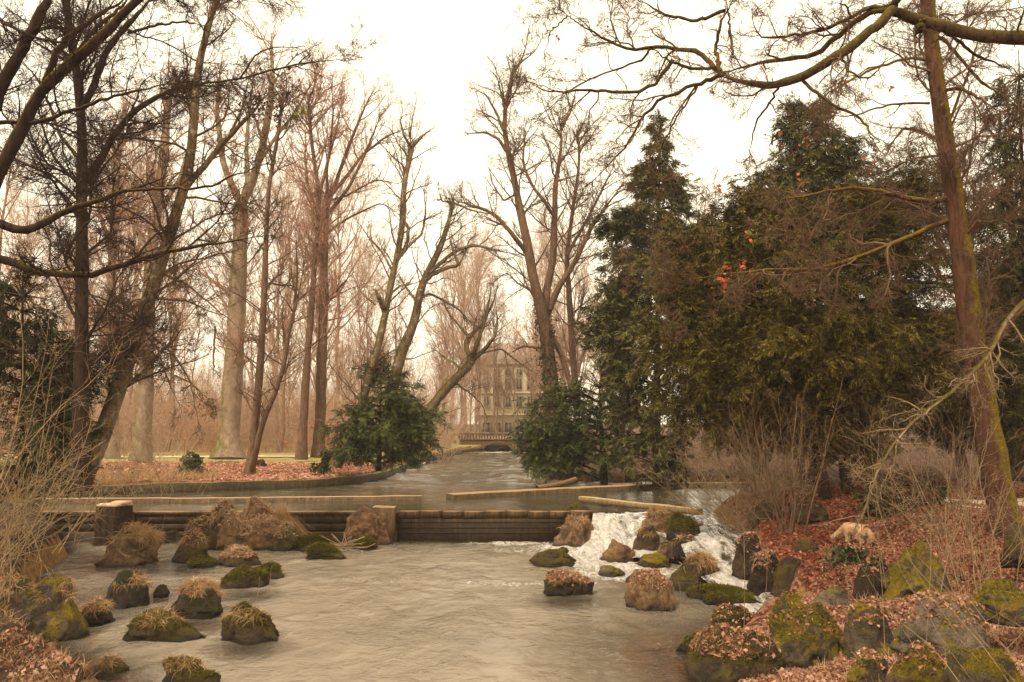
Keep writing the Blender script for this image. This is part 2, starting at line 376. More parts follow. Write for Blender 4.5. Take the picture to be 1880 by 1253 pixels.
def gz(x, y, full=False):
    x = np.asarray(x, float); y = np.asarray(y, float)
    C = np.array(CTRL); num = 0; den = 0
    for cx, cy_, cz in C:
        ww = 1 / (((x - cx) ** 2 + (y - cy_) ** 2) + .6) ** 1.7; num = num + ww * cz; den = den + ww
    land = num / den
    q = np.stack([x, y, x * 0], -1)
    near = 1 - sstep(40, 70, y)
    land = land + (fbm(q * .8, 3, 4) * .09 + fbm(q * 3.2, 9, 2) * .025) * (near * .8 + .2)
    s1 = sd_poly(x, y, POND); s2 = sd_poly(x, y, UPPER)
    bed1 = -.42 + fbm(q * .9, 5, 3) * .12 - .25 * sstep(0, 3, -s1)
    bed1 = np.maximum(bed1, np.where((x > 2.2) & (y > 17), -.4 + .8 * sstep(25, 28.2, y) + .4 * sstep(4.0, 4.8, x) * sstep(18.5, 24, y), -9))
    bed2 = .35 + fbm(q * .9, 7, 3) * .08
    z = land
    z = np.where(s2 < .5, bed2 + (land - bed2) * sstep(-.25, .12, s2), z)
    z = np.where(s1 < .8, bed1 + (z - bed1) * sstep(-.5, .45, s1), z)
    z = np.where((y > WEIR_Y - .15) & (y < WEIR_Y + .6) & (x > -19) & (x < 7.2), np.minimum(z, .3), z)
    z = np.where((y > 27.2) & (y < 28.5) & (x > -19) & (x < 2.5), np.minimum(z, -.3), z)
    return (z, s1, s2, land) if full else z
def grid(xs, ys):
    X, Y = np.meshgrid(xs, ys); nx = len(xs); ny = len(ys)
    i = np.arange(nx * ny).reshape(ny, nx)
    F = np.stack([i[:-1, :-1], i[:-1, 1:], i[1:, 1:], i[1:, :-1]], -1).reshape(-1, 4)
    return X.ravel(), Y.ravel(), F
def nonu(a, b, step, far0, far1, k=1.22):
    c = list(np.arange(a, b + 1e-6, step)); s = step; x = c[-1]
    while x < far1: s *= k; x += s; c.append(x)
    s = step; x = c[0]; pre = []
    while x > far0: s *= k; x -= s; pre.append(x)
    return np.array(pre[::-1] + c)
xs = nonu(-18, 14, .16, -700, 700); ys = np.concatenate([nonu(7, 42, .16, -60, 42, 1.12), np.arange(42.4, 104, .5), nonu(105, 106, .6, 105, 900, 1.15)])
X, Y, F = grid(xs, ys)
Z, s1, s2, LAND = gz(X, Y, True)
water = np.minimum(s1, s2)
leaf = np.where((Y > 33) & (X < 2), 1 - sstep(47, 51, Y + fbm(np.stack([X * .3, Y * .3, X * 0], -1), 2, 2)), 0)
leaf = np.maximum(leaf, np.where((X > 2.2) & (Y < 31), 1, 0) * .8)
leaf = np.maximum(leaf, np.where((X < -4) & (Y < 16), .3, 0))
leaf = np.maximum(leaf, np.where((X > 2) & (Y > 33), .45, 0))
grass = np.where((Y > 47) & (X < 0) & (Y < 120), sstep(48, 51, Y + fbm(np.stack([X * .3, Y * .3, X * 0], -1), 2, 2)), 0)
a = Acc(); a.add(np.stack([X, Y, Z], 1), F)
gob = build('ground', a, M['ground'], smooth=True, attr={'litter': leaf, 'grass': grass, 'bed': (water < .12) * 1.})
tag(gob, kind='structure')

# ------------------------------------------------------------------ water
def blob(x, y, cx, cy_, rx, ry, rot=0):
    c, s = math.cos(rot), math.sin(rot); dx, dy = x - cx, y - cy_
    return np.clip(1 - (((dx * c + dy * s) / rx) ** 2 + ((-dx * s + dy * c) / ry) ** 2), 0, 1)
xs = np.arange(-19, 7.4, .09); ys = np.concatenate([np.arange(-25, 7, 1.), np.arange(7, WEIR_Y - .02, .09), [WEIR_Y - .02]])
X, Y, F = grid(xs, ys)
foam = np.zeros_like(X)
def fo(px, py, rx, ry, a, rot=0):
    global foam
    c = Gp(px, py, 0); foam = np.maximum(foam, a * np.sqrt(blob(X, Y, c[0], c[1], rx, ry, rot)))
fo(1110, 1020, 2.1, 2.6, 1.15); fo(1150, 1050, 1.6, 1.6, .9); fo(1060, 1004, 1.6, 1.0, .85); fo(960, 998, 2.6, .55, .75); fo(1000, 1010, 2.2, 1.0, .5)
fo(1340, 1060, .9, 3.4, 1.1); fo(1410, 1110, .9, 1.3, 1.05); fo(1420, 1130, .8, .8, .7); fo(1230, 1180, .8, .7, .35, .4); fo(1190, 1130, 1.8, 1.2, .22)
fo(935, 1072, 1.6, .35, .48); fo(700, 1065, 2.0, .5, .36); fo(1080, 1075, .9, 1.2, .4); fo(605, 975, .5, .7, .9); fo(640, 1010, 1.2, .35, .55); fo(560, 1030, .6, .2, .4)
fo(395, 1165, .6, .35, .5); fo(212, 1165, .5, .35, .4); fo(530, 1165, .35, .35, .4); fo(700, 993, 2.5, .25, .3)
qn = np.stack([X * 1.3, Y * .8, X * 0], -1)
turb = np.clip(foam, 0, 1)
Z = fbm(np.stack([X * 2.0 + fbm(qn, 3, 2), Y * 1.9 + fbm(qn, 4, 2), X * 0], -1), 31, 3) * .02 * sstep(1, 6, Y) + turb * (fbm(qn * 2.2, 37, 4) * .07)
s1 = sd_poly(X, Y, POND)
gzz = gz(X, Y)
deep = np.clip(sstep(-.1, 1.6, -s1) * (1 - .75 * blob(X, Y, 3.4, 14.5, 3.6, 4.0)) * (1 - .6 * blob(X, Y, 3.9, 20, 2.2, 2.6)), 0.05, 1)
for (px, py, r) in ((1045, 1105, 1.1), (340, 1150, 1.2), (460, 1190, .9), (200, 1100, 2.6), (330, 1045, 1.6), (450, 1095, 1.), (150, 1040, 3.2)):
    c = Gp(px, py, 0); deep = deep * (1 - .75 * blob(X, Y, c[0], c[1], r, r))
a = Acc(); a.add(np.stack([X, Y, Z], 1), F)
tag(build('pond_water', a, M['water'], smooth=True, attr={'foam': foam, 'deep': deep}), kind='structure')

xs = np.concatenate([np.arange(-28, -10, .4), np.arange(-10, 9.6, .13), np.arange(10, 16, 1.)]); ys = np.concatenate([np.arange(WEIR_Y + .02, 44, .16), np.arange(44, 103, .28)])
X, Y, F = grid(xs, ys)
fb = .62 * blob(X, Y, -1, 83, 8, 3) + .48 * blob(X, Y, 0, 44.5, 5, .5)
s2 = sd_poly(X, Y, UPPER)
a = Acc(); a.add(np.stack([X, Y, np.full_like(X, UPZ) + fbm(np.stack([X * .9, Y * 1.9, X * 0], -1), 8, 4) * (.006 + .07 * sstep(34, 48, Y))], 1), F)
tag(build('upper_water', a, M['water_up'], smooth=True, attr={'foam': fb, 'deep': np.clip(sstep(-.1, 1.2, -s2), .1, 1)}), kind='structure')

def sheet(name, rows, nx, mat, seed, amp=.07, f0=.03):
    # rows: (left point, right point) down the run of the stream
    L = np.array([r[0] for r in rows], float); Rr = np.array([r[1] for r in rows], float); n = len(rows)
    m = 70; t = np.linspace(0, n - 1, m)
    Li = np.stack([np.interp(t, range(n), L[:, k]) for k in range(3)], 1); Ri = np.stack([np.interp(t, range(n), Rr[:, k]) for k in range(3)], 1)
    for _ in range(3):
        for A in (Li, Ri): A[1:-1] = (A[:-2] + 2 * A[1:-1] + A[2:]) / 4
    u = np.linspace(0, 1, nx)[None, :, None]
    P = Li[:, None] * (1 - u) + Ri[:, None] * u
    nn = fbm(P * 3.2, seed, 4); edge = np.sin(np.pi * np.clip(u[..., 0], 0, 1))
    run = sstep(0, .15, np.linspace(0, 1, m))[:, None]
    P[..., 2] += amp * (fbm(P * [2.2, .9, 2.2], seed, 3) + .25 * nn) * run * (.4 + edge) + .05 * edge * run
    P[..., 1] -= amp * .6 * fbm(P * 2.7, seed + 5, 3) * run
    i = np.arange(m * nx).reshape(m, nx)
    Fq = np.stack([i[:-1, :-1], i[:-1, 1:], i[1:, 1:], i[1:, :-1]], -1).reshape(-1, 4)
    a = Acc(); a.add(P.reshape(-1, 3), Fq)
    fm = np.repeat(.05 + .75 * sstep(f0, f0 + .22, np.linspace(0, 1, m)), nx) + .55 * fbm(P.reshape(-1, 3) * [3.6, .6, .6], seed + 2, 3)
    return tag(build(name, a, mat, smooth=True, attr={'foam': fm, 'deep': np.full(m * nx, .6)}), kind='structure')
sheet('cascade_water', [((2.75, 28.5, UPZ), (5.2, 28.5, UPZ)), ((2.75, 28.15, .9), (5.2, 28.15, .9)), ((2.7, 27.95, .72), (5.1, 27.95, .7)), ((2.6, 27.3, .58), (4.9, 27.2, .52)),
        ((2.5, 26.5, .3), (4.9, 26.2, .36)), ((2.0, 25.6, .08), (4.8, 25.0, .2)), ((1.6, 24.9, -.04), (4.7, 23.8, -.05))], 60, M['water'], 11, .07)
sheet('rapids_water', [((5.6, 28.5, UPZ), (7.2, 28.5, UPZ)), ((5.6, 28.0, .88), (7.2, 28.0, .9)), ((5.5, 26.6, .8), (7.1, 26.4, .8)), ((4.9, 25.0, .72), (7.0, 24.8, .74)), ((4.75, 23.5, .6), (6.7, 23.4, .62)),
        ((4.6, 22.0, .42), (6.3, 22.0, .42)), ((4.6, 20.4, .22), (6.1, 20.3, .24)), ((4.8, 19.0, .08), (6.2, 18.8, .08)), ((4.9, 17.6, -.05), (6.4, 17.5, -.05))], 50, M['water'], 12, .07, .3)

# ------------------------------------------------------------------ walls
def wall_run(acc, pts, half, z0, z1, jitter=.0, seed=0, step=.3):
    P = np.array(pts, float); seg = np.linalg.norm(np.diff(P, axis=0), axis=1); s = np.concatenate([[0], np.cumsum(seg)])
    n = max(2, int(s[-1] / step)); t = np.linspace(0, s[-1], n)
    C = np.stack([np.interp(t, s, P[:, 0]), np.interp(t, s, P[:, 1])], 1)
    T = norm(np.gradient(C, axis=0)); N = np.stack([-T[:, 1], T[:, 0]], 1)
    jz = fbm(np.stack([t * 1.3, t * 0 + seed, t * 0], 1), seed, 3) * jitter
    prof = [(-half, z0), (-half, z1 - .03), (-half + .03, z1), (half - .03, z1), (half, z1 - .03), (half, z0)]
    V = []
    for k, (o, z) in enumerate(prof):
        jo = fbm(np.stack([t * 2, t * 0 + k * 3., t * 0], 1), seed + k, 2) * jitter * .7
        V.append(np.stack([C[:, 0] + N[:, 0] * (o + jo), C[:, 1] + N[:, 1] * (o + jo), z + jz * (z > z0)], 1))
    V = np.stack(V, 1); m = len(prof); i = np.arange(n * m).reshape(n, m)
    a, b = i[:-1], i[1:]
    Fq = np.stack([a, np.roll(a, -1, 1), np.roll(b, -1, 1), b], -1).reshape(-1, 4)
    acc.add(V.reshape(-1, 3), Fq)
    acc.add(V[0], [[0, 1, 2, 5], [2, 3, 4, 5]]); acc.add(V[-1], [[5, 2, 1, 0], [5, 4, 3, 2]])
def xat(px, d): return (px - 940) / FPX * d
# middle weir, with stepped masonry courses
a = Acc(); x0, x1 = -3.85, 2.75
for j in range(9):
    xa = x0 + (x1 - x0) * j / 9; xb = x0 + (x1 - x0) * (j + 1) / 9; dz_ = .012 * math.sin(j * 1.7)
    a.box(((xa + xb) / 2, WEIR_Y + .05, .86 + dz_), (xb - xa - .008, .44, .22))
a.box(((x0 + x1) / 2, WEIR_Y + .03, .2), (x1 - x0, .36, 1.09))
for zt, pr in ((.62, .014), (.44, .02), (.27, .026)): a.box(((x0 + x1) / 2, WEIR_Y - .15 - pr / 2, zt), (x1 - x0 - .01, pr + .002, .025))
a.box(((x0 + x1) / 2, WEIR_Y + .16, .15), (x1 - x0, .2, 1.45))
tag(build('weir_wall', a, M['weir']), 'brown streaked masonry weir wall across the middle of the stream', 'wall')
a = Acc(); x0, x1 = -19.5, -3.87
for k, (zt, hh, off) in enumerate([(.96, .1, .0), (.86, .3, .06), (.55, .25, .03), (.3, 1.2, -.3)]):
    nseg = 7
    for j in range(nseg):
        xa = x0 + (x1 - x0) * j / nseg; xb = x0 + (x1 - x0) * (j + 1) / nseg
        a.box(((xa + xb) / 2, WEIR_Y + .1 + off, zt - hh / 2), (xb - xa - .01, .5, hh - .006))
tag(build('retaining_wall', a, M['weir']), 'low dark retaining wall with pale coping behind the left boulders', 'wall')
a = Acc(); a.box((5.05, WEIR_Y + .05, .3), (4.5, .4, 1.1))
tag(build('cascade_sill', a, M['weir']), 'submerged stone sill under the white cascade', 'sill')
a = Acc(); wall_run(a, [Gp(60, 914, 1.12)[:2], Gp(400, 913, 1.12)[:2], Gp(775, 909, 1.12)[:2]], .14, .3, 1.1, .008, 3)
tag(build('divider_wall', a, M['coping']), 'long narrow concrete divider wall in the water, left of the gap', 'wall')
a = Acc(); wall_run(a, [Gp(826, 906, 1.14)[:2], Gp(1000, 897, 1.14)[:2], Gp(1250, 886, 1.14)[:2], Gp(1500, 884, 1.14)[:2]], .34, .3, 1.12, .01, 4)
tag(build('divider_wall', a, M['coping']), 'broad pale divider wall running right from the gap toward the yews', 'wall')
a = Acc(); e = [np.array(p) for p in ISL]
wall_run(a, [(p[0] - .0, p[1] + .12) for p in e], .17, .2, 1.3, .03, 6)
tag(build('bank_edging', a, M['edging']), 'curved mossy stone edging along the leafy island bank', 'edging')
a = Acc(); wall_run(a, [p for p in pg(1.1, (968, 827), (988, 846), (1014, 874))], .15, .2, 1.15, .03, 6)
tag(build('bank_edging', a, M['edging']), 'short stone edging on the far right bank below the dark yew', 'edging')
# stone beam resting by the cascade
a = Acc(); p0 = Gp(1068, 914, 1.15); p1 = Gp(1285, 937, 1.15); wall_run(a, [p0[:2], p1[:2]], .15, 1.0, 1.2, .015, 9, .15)
tag(build('stone_beam', a, M['stone_block']), 'pale stone beam lying over the water above the cascade', 'beam')
a = Acc(); c = Gp(710, 988, 0); wall_run(a, [(c[0] - .34, 28.08), (c[0] + .4, 28.08)], .3, -.3, 1.2, .07, 12, .12)
tag(build('stone_pier', a, M['coping']), 'square pale stone pier at the left end of the weir', 'pier')

# path beyond the grass
a = Acc(); xs = np.arange(-70, -3, 1.0); 
yy = 62 + 2.2 * np.sin(xs * .06); v = []
for x, y in zip(xs, yy): v += [(x, y - 1.4, float(gz(x, y - 1.4)) + .05), (x, y + 1.4, float(gz(x, y + 1.4)) + .05)]
n = len(xs); a.add(v, [[2 * i, 2 * i + 2, 2 * i + 3, 2 * i + 1] for i in range(n - 1)])
tag(build('path', a, M['path']), kind='structure')
a = Acc(); v = []; xs = np.arange(10.5, 40, .5)
for x in xs:
    y = 23.6 + (x - 12) * .12
    for o in (-1.0, 0, 1.0): v.append((x, y + o, float(gz(x, y + o)) + .05))
n = len(xs); a.add(v, [[3 * i + j, 3 * i + 3 + j, 3 * i + 4 + j, 3 * i + 1 + j] for i in range(n - 1) for j in (0, 1)])
tag(build('path', a, M['path']), kind='structure')

# ------------------------------------------------------------------ branches
def resample(pts, K, smooth=2):
    P = np.array(pts, float); s = np.concatenate([[0], np.cumsum(np.linalg.norm(np.diff(P, axis=0), axis=1))])
    t = np.linspace(0, s[-1], K); Q = np.stack([np.interp(t, s, P[:, k]) for k in range(P.shape[1])], 1)
    for _ in range(smooth): Q[1:-1] = (Q[:-2] + 2 * Q[1:-1] + Q[2:]) / 4
    return Q
def tubes(acc, P, Rr, Sd):
    N, K, _ = P.shape; T = norm(np.gradient(P, axis=1)); mt = np.abs(T.mean(1)); ref = np.eye(3)[np.argmin(mt, 1)]
    B = norm(np.cross(T, ref[:, None, :])); U = np.cross(B, T)
    an = np.arange(Sd) * 2 * np.pi / Sd
    V = P[:, :, None, :] + Rr[:, :, None, None] * (B[:, :, None, :] * np.cos(an)[None, None, :, None] + U[:, :, None, :] * np.sin(an)[None, None, :, None])
    i = np.arange(N * K * Sd).reshape(N, K, Sd); a, b = i[:, :-1], i[:, 1:]
    Fq = np.stack([a, np.roll(a, -1, 2), np.roll(b, -1, 2), b], -1).reshape(-1, 4)
    acc.add(V.reshape(-1, 3), Fq)
def at_t(P, idx, t):
    K = P.shape[1]; f = t * (K - 1); i = np.minimum(f.astype(int), K - 2); f = (f - i)[:, None]
    return P[idx, i] * (1 - f) + P[idx, i + 1] * f, norm(P[idx, i + 1] - P[idx, i])
def kids(P, Rr, dens, rng, tmin=.15, tmax=1., ang=(30, 65), lf=.5, K=6, wob=.18, trop=.05, rf=.6, lmax=99., lmin=.05, rmin=.003, flatten=0., pw=.5, tip=.3, thick=.013):
    Ls = np.linalg.norm(np.diff(P, axis=1), axis=2).sum(1)
    cnt = rng.poisson(Ls * dens) + (rng.random(len(Ls)) < .5); idx = np.repeat(np.arange(len(Ls)), cnt); n = len(idx)
    if n == 0: return np.zeros((0, K, 3)), np.zeros((0, K))
    t = tmin + (tmax - tmin) * rng.random(n) ** .85
    p, T = at_t(P, idx, t); r0, _ = at_t(Rr[:, :, None].repeat(3, 2), idx, t); r0 = r0[:, 0]
    v = rng.normal(size=(n, 3)); v[:, 2] *= (1 - flatten); v = norm(v - (v * T).sum(1, keepdims=True) * T)
    A = np.radians(rng.uniform(ang[0], ang[1], n))[:, None]; d = np.cos(A) * T + np.sin(A) * v
    L = np.clip(Ls[idx] * lf * (1 - pw * t) * rng.uniform(.45, 1.25, n), lmin, lmax)
    Q = np.zeros((n, K, 3)); Q[:, 0] = p; st = (L / (K - 1))[:, None]
    for k in range(1, K):
        d = norm(d + rng.normal(size=(n, 3)) * wob + np.array([0, 0, trop])); Q[:, k] = Q[:, k - 1] + d * st
    rr = np.maximum(np.minimum(r0 * rf, L * thick + rmin), rmin)
    return Q, rr[:, None] * np.linspace(1, tip, K)[None, :]
def blades(acc, P, per, rng, ln=(.1, .18), wd=.035, ang=50, droop=.0, t0=.05):
    N = len(P)
    if N == 0: return
    idx = np.repeat(np.arange(N), per); t = np.tile(np.linspace(t0, 1, per), N) + rng.uniform(-.04, .04, N * per); t = np.clip(t, 0, 1)
    p, T = at_t(P, idx, t); side = np.tile(np.where(np.arange(per) % 2 == 0, 1., -1.), N)[:, None]
    up = norm(np.array([0, 0, 1.]) + rng.normal(size=(N, 3)) * .5)[idx]
    B = norm(np.cross(T, up)); A = np.radians(ang + rng.uniform(-18, 18, len(idx)))[:, None]
    d = norm(np.cos(A) * T + np.sin(A) * B * side + rng.normal(size=(len(idx), 3)) * .12 + np.array([0, 0, -droop]))
    wv = norm(np.cross(d, up + rng.normal(size=up.shape) * .25)); L = (rng.uniform(ln[0], ln[1], len(idx)) * (1.15 - .5 * t))[:, None]
    W_ = wd * rng.uniform(.7, 1.3, len(idx))[:, None]
    V = np.stack([p, p + d * L * .45 + wv * W_ * .5, p + d * L, p + d * L * .45 - wv * W_ * .5], 1)
    acc.add(V.reshape(-1, 3), np.arange(len(idx) * 4).reshape(-1, 4))
def leaves_on(acc, pts, rng, size=.06, tilt=1., jit=.05):
    n = len(pts); nrm = norm(np.array([0, 0, 1.]) + rng.normal(size=(n, 3)) * tilt); d = norm(np.cross(nrm, rng.normal(size=(n, 3)))); b = np.cross(nrm, d)
    s = size * (.45 + 1.1 * rng.random(n) ** 1.6)[:, None]; p = pts + rng.normal(size=(n, 3)) * jit
    V = np.stack([p - d * s * .6, p + b * s * .38 + nrm * s * .16, p + d * s * .6 + nrm * s * .08, p - b * s * .38 + nrm * s * .2], 1)
    i = np.arange(n)[:, None] * 4
    acc.add(V.reshape(-1, 3), np.concatenate([i + [[0, 2, 1]], i + [[0, 3, 2]]]))

def stack(polys, K):
    P = np.stack([q[0] for q in polys]); Rr = np.stack([q[1] for q in polys]); return P, Rr
def trace(pts, w0, w1, depth, rng, wander=.0, K=20, jag=.0):
    """A branch followed from place to place, with its own run toward or away from the viewer."""
    n = len(pts); dd = np.cumsum(rng.normal(size=n) * wander) * (np.arange(n) > 0)
    P = [Wp(p[0], p[1], depth + (p[2] if len(p) > 2 else 0) + dd[i]) for i, p in enumerate(pts)]
    Q = resample(P, K, 1)
    if jag: Q[1:-1] += rng.normal(size=(K - 2, 3)) * jag
    s = depth / FPX / 2
    return Q, np.linspace(w0, w1, K) * s * (1 + .05 * rng.normal(size=K))
TW = 2.1
def tree(name, label, depth, traces, trunk_mat, twig_mat, seed, cat='tree', group=None, wander=.4, lv=((1.6, .45, 6), (2.2, .5, 5), (3, .5, 4)),
         trop=.05, wob=.18, rmin=.004, flare=1.0, jag=.01, ang=(30, 65), lmax=4., extra=None, tmin=.15, ntr=1):
    rng = np.random.default_rng(seed); polys = []
    for i, tr in enumerate(traces):
        q, r = trace(tr[0], tr[1], tr[2], depth, rng, wander * (.25 if i < ntr else 1), 22, jag * (1 if i else .6))
        if i == 0 and flare > 1: r[0] *= flare; r[1] *= 1 + (flare - 1) * .35
        polys.append((q, r))
    P, Rr = stack(polys, 22); base = P[0, 0].copy()
    Rr[1:] *= np.concatenate([np.ones(15), np.linspace(1, .22, 7)])[None]
    root = empty(name, base, label, cat, group)
    a = Acc(); tubes(a, P, Rr, 9); 
    c = Acc(); cp, cr = P, Rr; lim = lmax
    lv = tuple(lv) + (((5.5 if depth < 30 else 4.5), .6, 3),)
    for k, (dn, lf, K) in enumerate(lv):
        if k: dn *= (3.0 if depth < 18 and seed < 20 else TW * 1.2) if depth < 35 else 1.5
        cp, cr = kids(cp, cr, dn * (1.5 if k == 0 else 1), rng, tmin if k == 0 else .12, 1., ang, lf, K, wob, trop, .62, lim, .12, rmin * (1.5 if k == 0 else 1)); lim *= .6
        tubes(c if k else a if False else c, cp, cr, 5 if k == 0 else 3)
        if k == 0:
            first = cp; tL = .06 * depth * .55
            for rep in range(3):
                i0 = np.arange(len(P)); q0, q1 = kids(P[:, -4:], Rr[:, -4:], 2.2 / max(tL * .4, .3), rng, .3, 1., (8, 42), 1., 8, wob * .8, trop, .8, tL, tL * .5, rmin * 2, 0, .2, .25, .012)
                tubes(a, q0, q1, 4)
                q0, q1 = q0[:, np.linspace(0, 7, K).astype(int)], q1[:, np.linspace(0, 7, K).astype(int)]
                cp = np.concatenate([cp, q0]); cr = np.concatenate([cr, q1])
                break
    build('trunk', a, M[trunk_mat], root, True, base)
    build('crown', c, M[twig_mat], root, False, base); print(label[:30], len(cp))
    if extra: extra(root, base, cp, first, rng)
    return root

def leafy(mat, frac, per, size, name='dead_leaves'):
    def f(root, base, tw, first, rng):
        a = Acc(); k = rng.random(len(tw)) < frac; P = tw[k]
        pts = P[:, -1].repeat(per, 0); leaves_on(a, pts, rng, size, 2., size * .9); build(name, a, M[mat], root, False, base)
    return f

# ---- left side, near
def seeds(root, base, tw, first, rng):
    a = Acc(); pts = []
    for px, py, sx, sy, n in ((470, 195, 32, 22, 330), (512, 212, 8, 18, 90), (520, 175, 20, 14, 80), (500, 150, 40, 30, 60)): pts += [Wp(px + rng.normal() * sx * .6, py + rng.normal() * sy * .6, 21 + rng.normal() * .4) for _ in range(n)]
    leaves_on(a, np.array(pts), rng, .075, 3., .02); tag(build('seed_clusters', a, M['seed'], root, False, base), kind='stuff')
tree('bare_tree', 'large bare tree leaning in at the top left corner, thick dark limbs running up right', 11, [
    ([(-70, 520), (-10, 330), (47, 223), (83, 154), (144, 108), (205, 50), (262, -10), (330, -60)], 30, 13),
    ([(-60, 300), (0, 169), (45, 80), (92, -5), (120, -60)], 24, 18),
    ([(83, 154), (100, 100), (133, 61), (180, 30), (235, -5)], 13, 8),
    ([(110, 130), (170, 60), (215, 20), (250, -15)], 10, 6),
    ([(-60, 400), (0, 412), (50, 426), (85, 408), (110, 393), (172, 370), (240, 350), (330, 316)], 19, 4),
    ([(235, 350), (300, 347), (380, 345), (430, 322), (492, 300)], 6, 3),
    ([(-60, 455), (0, 474), (61, 500), (110, 506), (153, 508), (199, 493), (283, 470), (350, 455), (406, 447), (490, 432)], 17, 4),
    ([(153, 508), (120, 465), (150, 420), (190, 380)], 5, 3),
    ([(-30, 20), (40, 60), (110, 80), (180, 60)], 8, 3),
    ([(-30, 226), (30, 226), (65, 226), (110, 212), (158, 194), (215, 176), (280, 160), (345, 150)], 9, 3),
], 'bark_dark', 'twig_dark', 3, wander=.15, lv=((1.9, .35, 7), (4.0, .5, 6), (5.5, .5, 4)), rmin=.0032, lmax=2.2, wob=.16)
tree('bare_tree', 'tall dark straight tree on the left bank with a mossy limb arching right', 21, [
    ([(150, 900), (148, 760), (150, 620), (151, 480), (150, 330), (152, 250), (145, 160), (128, 70), (118, -30)], 30, 12),
    ([(160, 335), (190, 280), (215, 240), (242, 208), (272, 186), (310, 168), (350, 156), (420, 158)], 16, 5),
    ([(345, 156), (440, 146), (500, 128), (560, 116), (640, 108)], 5, 3),
    ([(440, 146), (470, 100), (500, 86), (550, 88)], 4, 2),
    ([(150, 200), (170, 165), (185, 120), (201, 83), (240, 40), (285, -10)], 14, 9),
    ([(152, 300), (110, 250), (90, 190), (60, 130), (10, 90)], 8, 4),
    ([(235, 60), (290, 46), (340, 40), (375, 48)], 6, 3),
    ([(235, 55), (265, 68), (310, 80), (360, 115), (440, 120)], 4, 2),
], 'bark_dark', 'twig_dark', 5, wander=.5, lv=((1.4, .38, 7), (2.7, .5, 5), (3.6, .5, 4)), rmin=.005, flare=1.3, lmax=2.8, extra=seeds)
tree('leaning_tree', 'leaning tree with a torn split trunk beside the dark left yew', 23, [
    ([(140, 900), (180, 822), (214, 726), (249, 619), (283, 523), (314, 420), (330, 370), (345, 320), (355, 251), (357, 172), (372, 80), (392, 20), (405, -30)], 34, 9),
    ([(341, 345), (372, 308), (400, 276), (430, 240), (470, 200), (500, 160)], 13, 5),
    ([(420, 250), (445, 200), (455, 150)], 6, 3),
    ([(285, 540), (260, 552), (225, 580), (200, 560), (165, 545)], 7, 3),
    ([(228, 590), (262, 605), (290, 640), (305, 690), (320, 725), (333, 752)], 6, 2),
    ([(262, 605), (320, 650), (350, 700), (368, 790)], 5, 2),
    ([(290, 500), (340, 520), (400, 570), (460, 620)], 5, 2),
    ([(320, 690), (355, 705), (385, 750)], 3, 2),
    ([(395, 600), (393, 650), (391, 700)], 4, 2),
], 'bark_mossy', 'twig', 7, wander=.45, lv=((1.3, .4, 7), (2.6, .5, 5), (3.4, .5, 4)), rmin=.005, flare=1.15, lmax=2.6, trop=.0)

# ---- beeches on the island
tree('beech_tree', 'pale grey beech trunk behind the leaning split tree', 52, [
    ([(258, 846), (268, 700), (272, 560), (276, 470), (290, 380), (300, 280), (310, 180)], 32, 12),
    ([(276, 470), (240, 400), (215, 330), (205, 250)], 12, 6),
    ([(285, 400), (330, 330), (350, 250)], 10, 5),
], 'bark_beech', 'twig_pink_hazed', 9, wander=.6, lv=((.8, .45, 7), (1.5, .5, 5), (2.4, .5, 4)), rmin=.008, flare=1.4, lmax=4.5, trop=.1)
tree('beech_tree', 'slender pale beech trunk far left in the hazy wood', 58, [
    ([(205, 842), (208, 700), (204, 590), (206, 470), (212, 330), (230, 190)], 24, 8),
    ([(206, 470), (180, 380), (172, 300)], 8, 4),
], 'bark_beech', 'twig_pink_hazed', 10, wander=.6, lv=((.9, .45, 7), (1.5, .5, 5), (2.2, .5, 4)), rmin=.009, flare=1.3, lmax=4.5, trop=.1)
tree('beech_tree', 'thickest pale beech with broad flared foot on the leafy island', 52, [
    ([(418, 842), (421, 790), (425, 720), (431, 640), (435, 560), (438, 480), (443, 400), (441, 372)], 40, 27),
    ([(441, 372), (428, 345), (412, 310), (405, 273), (398, 200), (405, 120)], 15, 5),
    ([(443, 375), (460, 340), (477, 290), (492, 220), (500, 150), (498, 60)], 18, 6),
    ([(455, 340), (452, 270), (458, 200), (470, 110)], 10, 4),
    ([(430, 500), (405, 460), (380, 430), (350, 400)], 6, 3),
    ([(470, 310), (500, 260), (540, 210), (580, 140)], 8, 3),
], 'bark_beech', 'twig_pink_hazed', 12, wander=.7, lv=((1., .42, 7), (1.7, .5, 5), (2.6, .5, 4)), rmin=.008, flare=1.9, lmax=4.2, trop=.12, tmin=.3)
tree('young_tree', 'thin dark twin stemmed tree rising from the water edge of the island', 42, [
    ([(457, 876), (466, 800), (474, 720), (481, 620), (486, 520), (489, 420), (492, 345), (503, 290), (512, 240), (520, 170)], 17, 5),
    ([(458, 874), (476, 800), (484, 770), (508, 715), (524, 660), (532, 600), (546, 550), (562, 470)], 13, 3),
    ([(527, 645), (518, 590), (520, 560)], 6, 3),
    ([(538, 590), (546, 500), (543, 420)], 6, 2),
    ([(489, 440), (460, 480), (430, 500)], 4, 2),
    ([(484, 520), (540, 525), (570, 560)], 4, 2),
], 'bark_brown', 'twig', 14, wander=.4, lv=((1.2, .35, 6), (2.2, .5, 5), (2.8, .5, 4)), rmin=.007, flare=1.3, lmax=2.4, trop=.06)
fan = [([(570, 540), (578, 440), (586, 380), (590, 350)], 14, 9)]
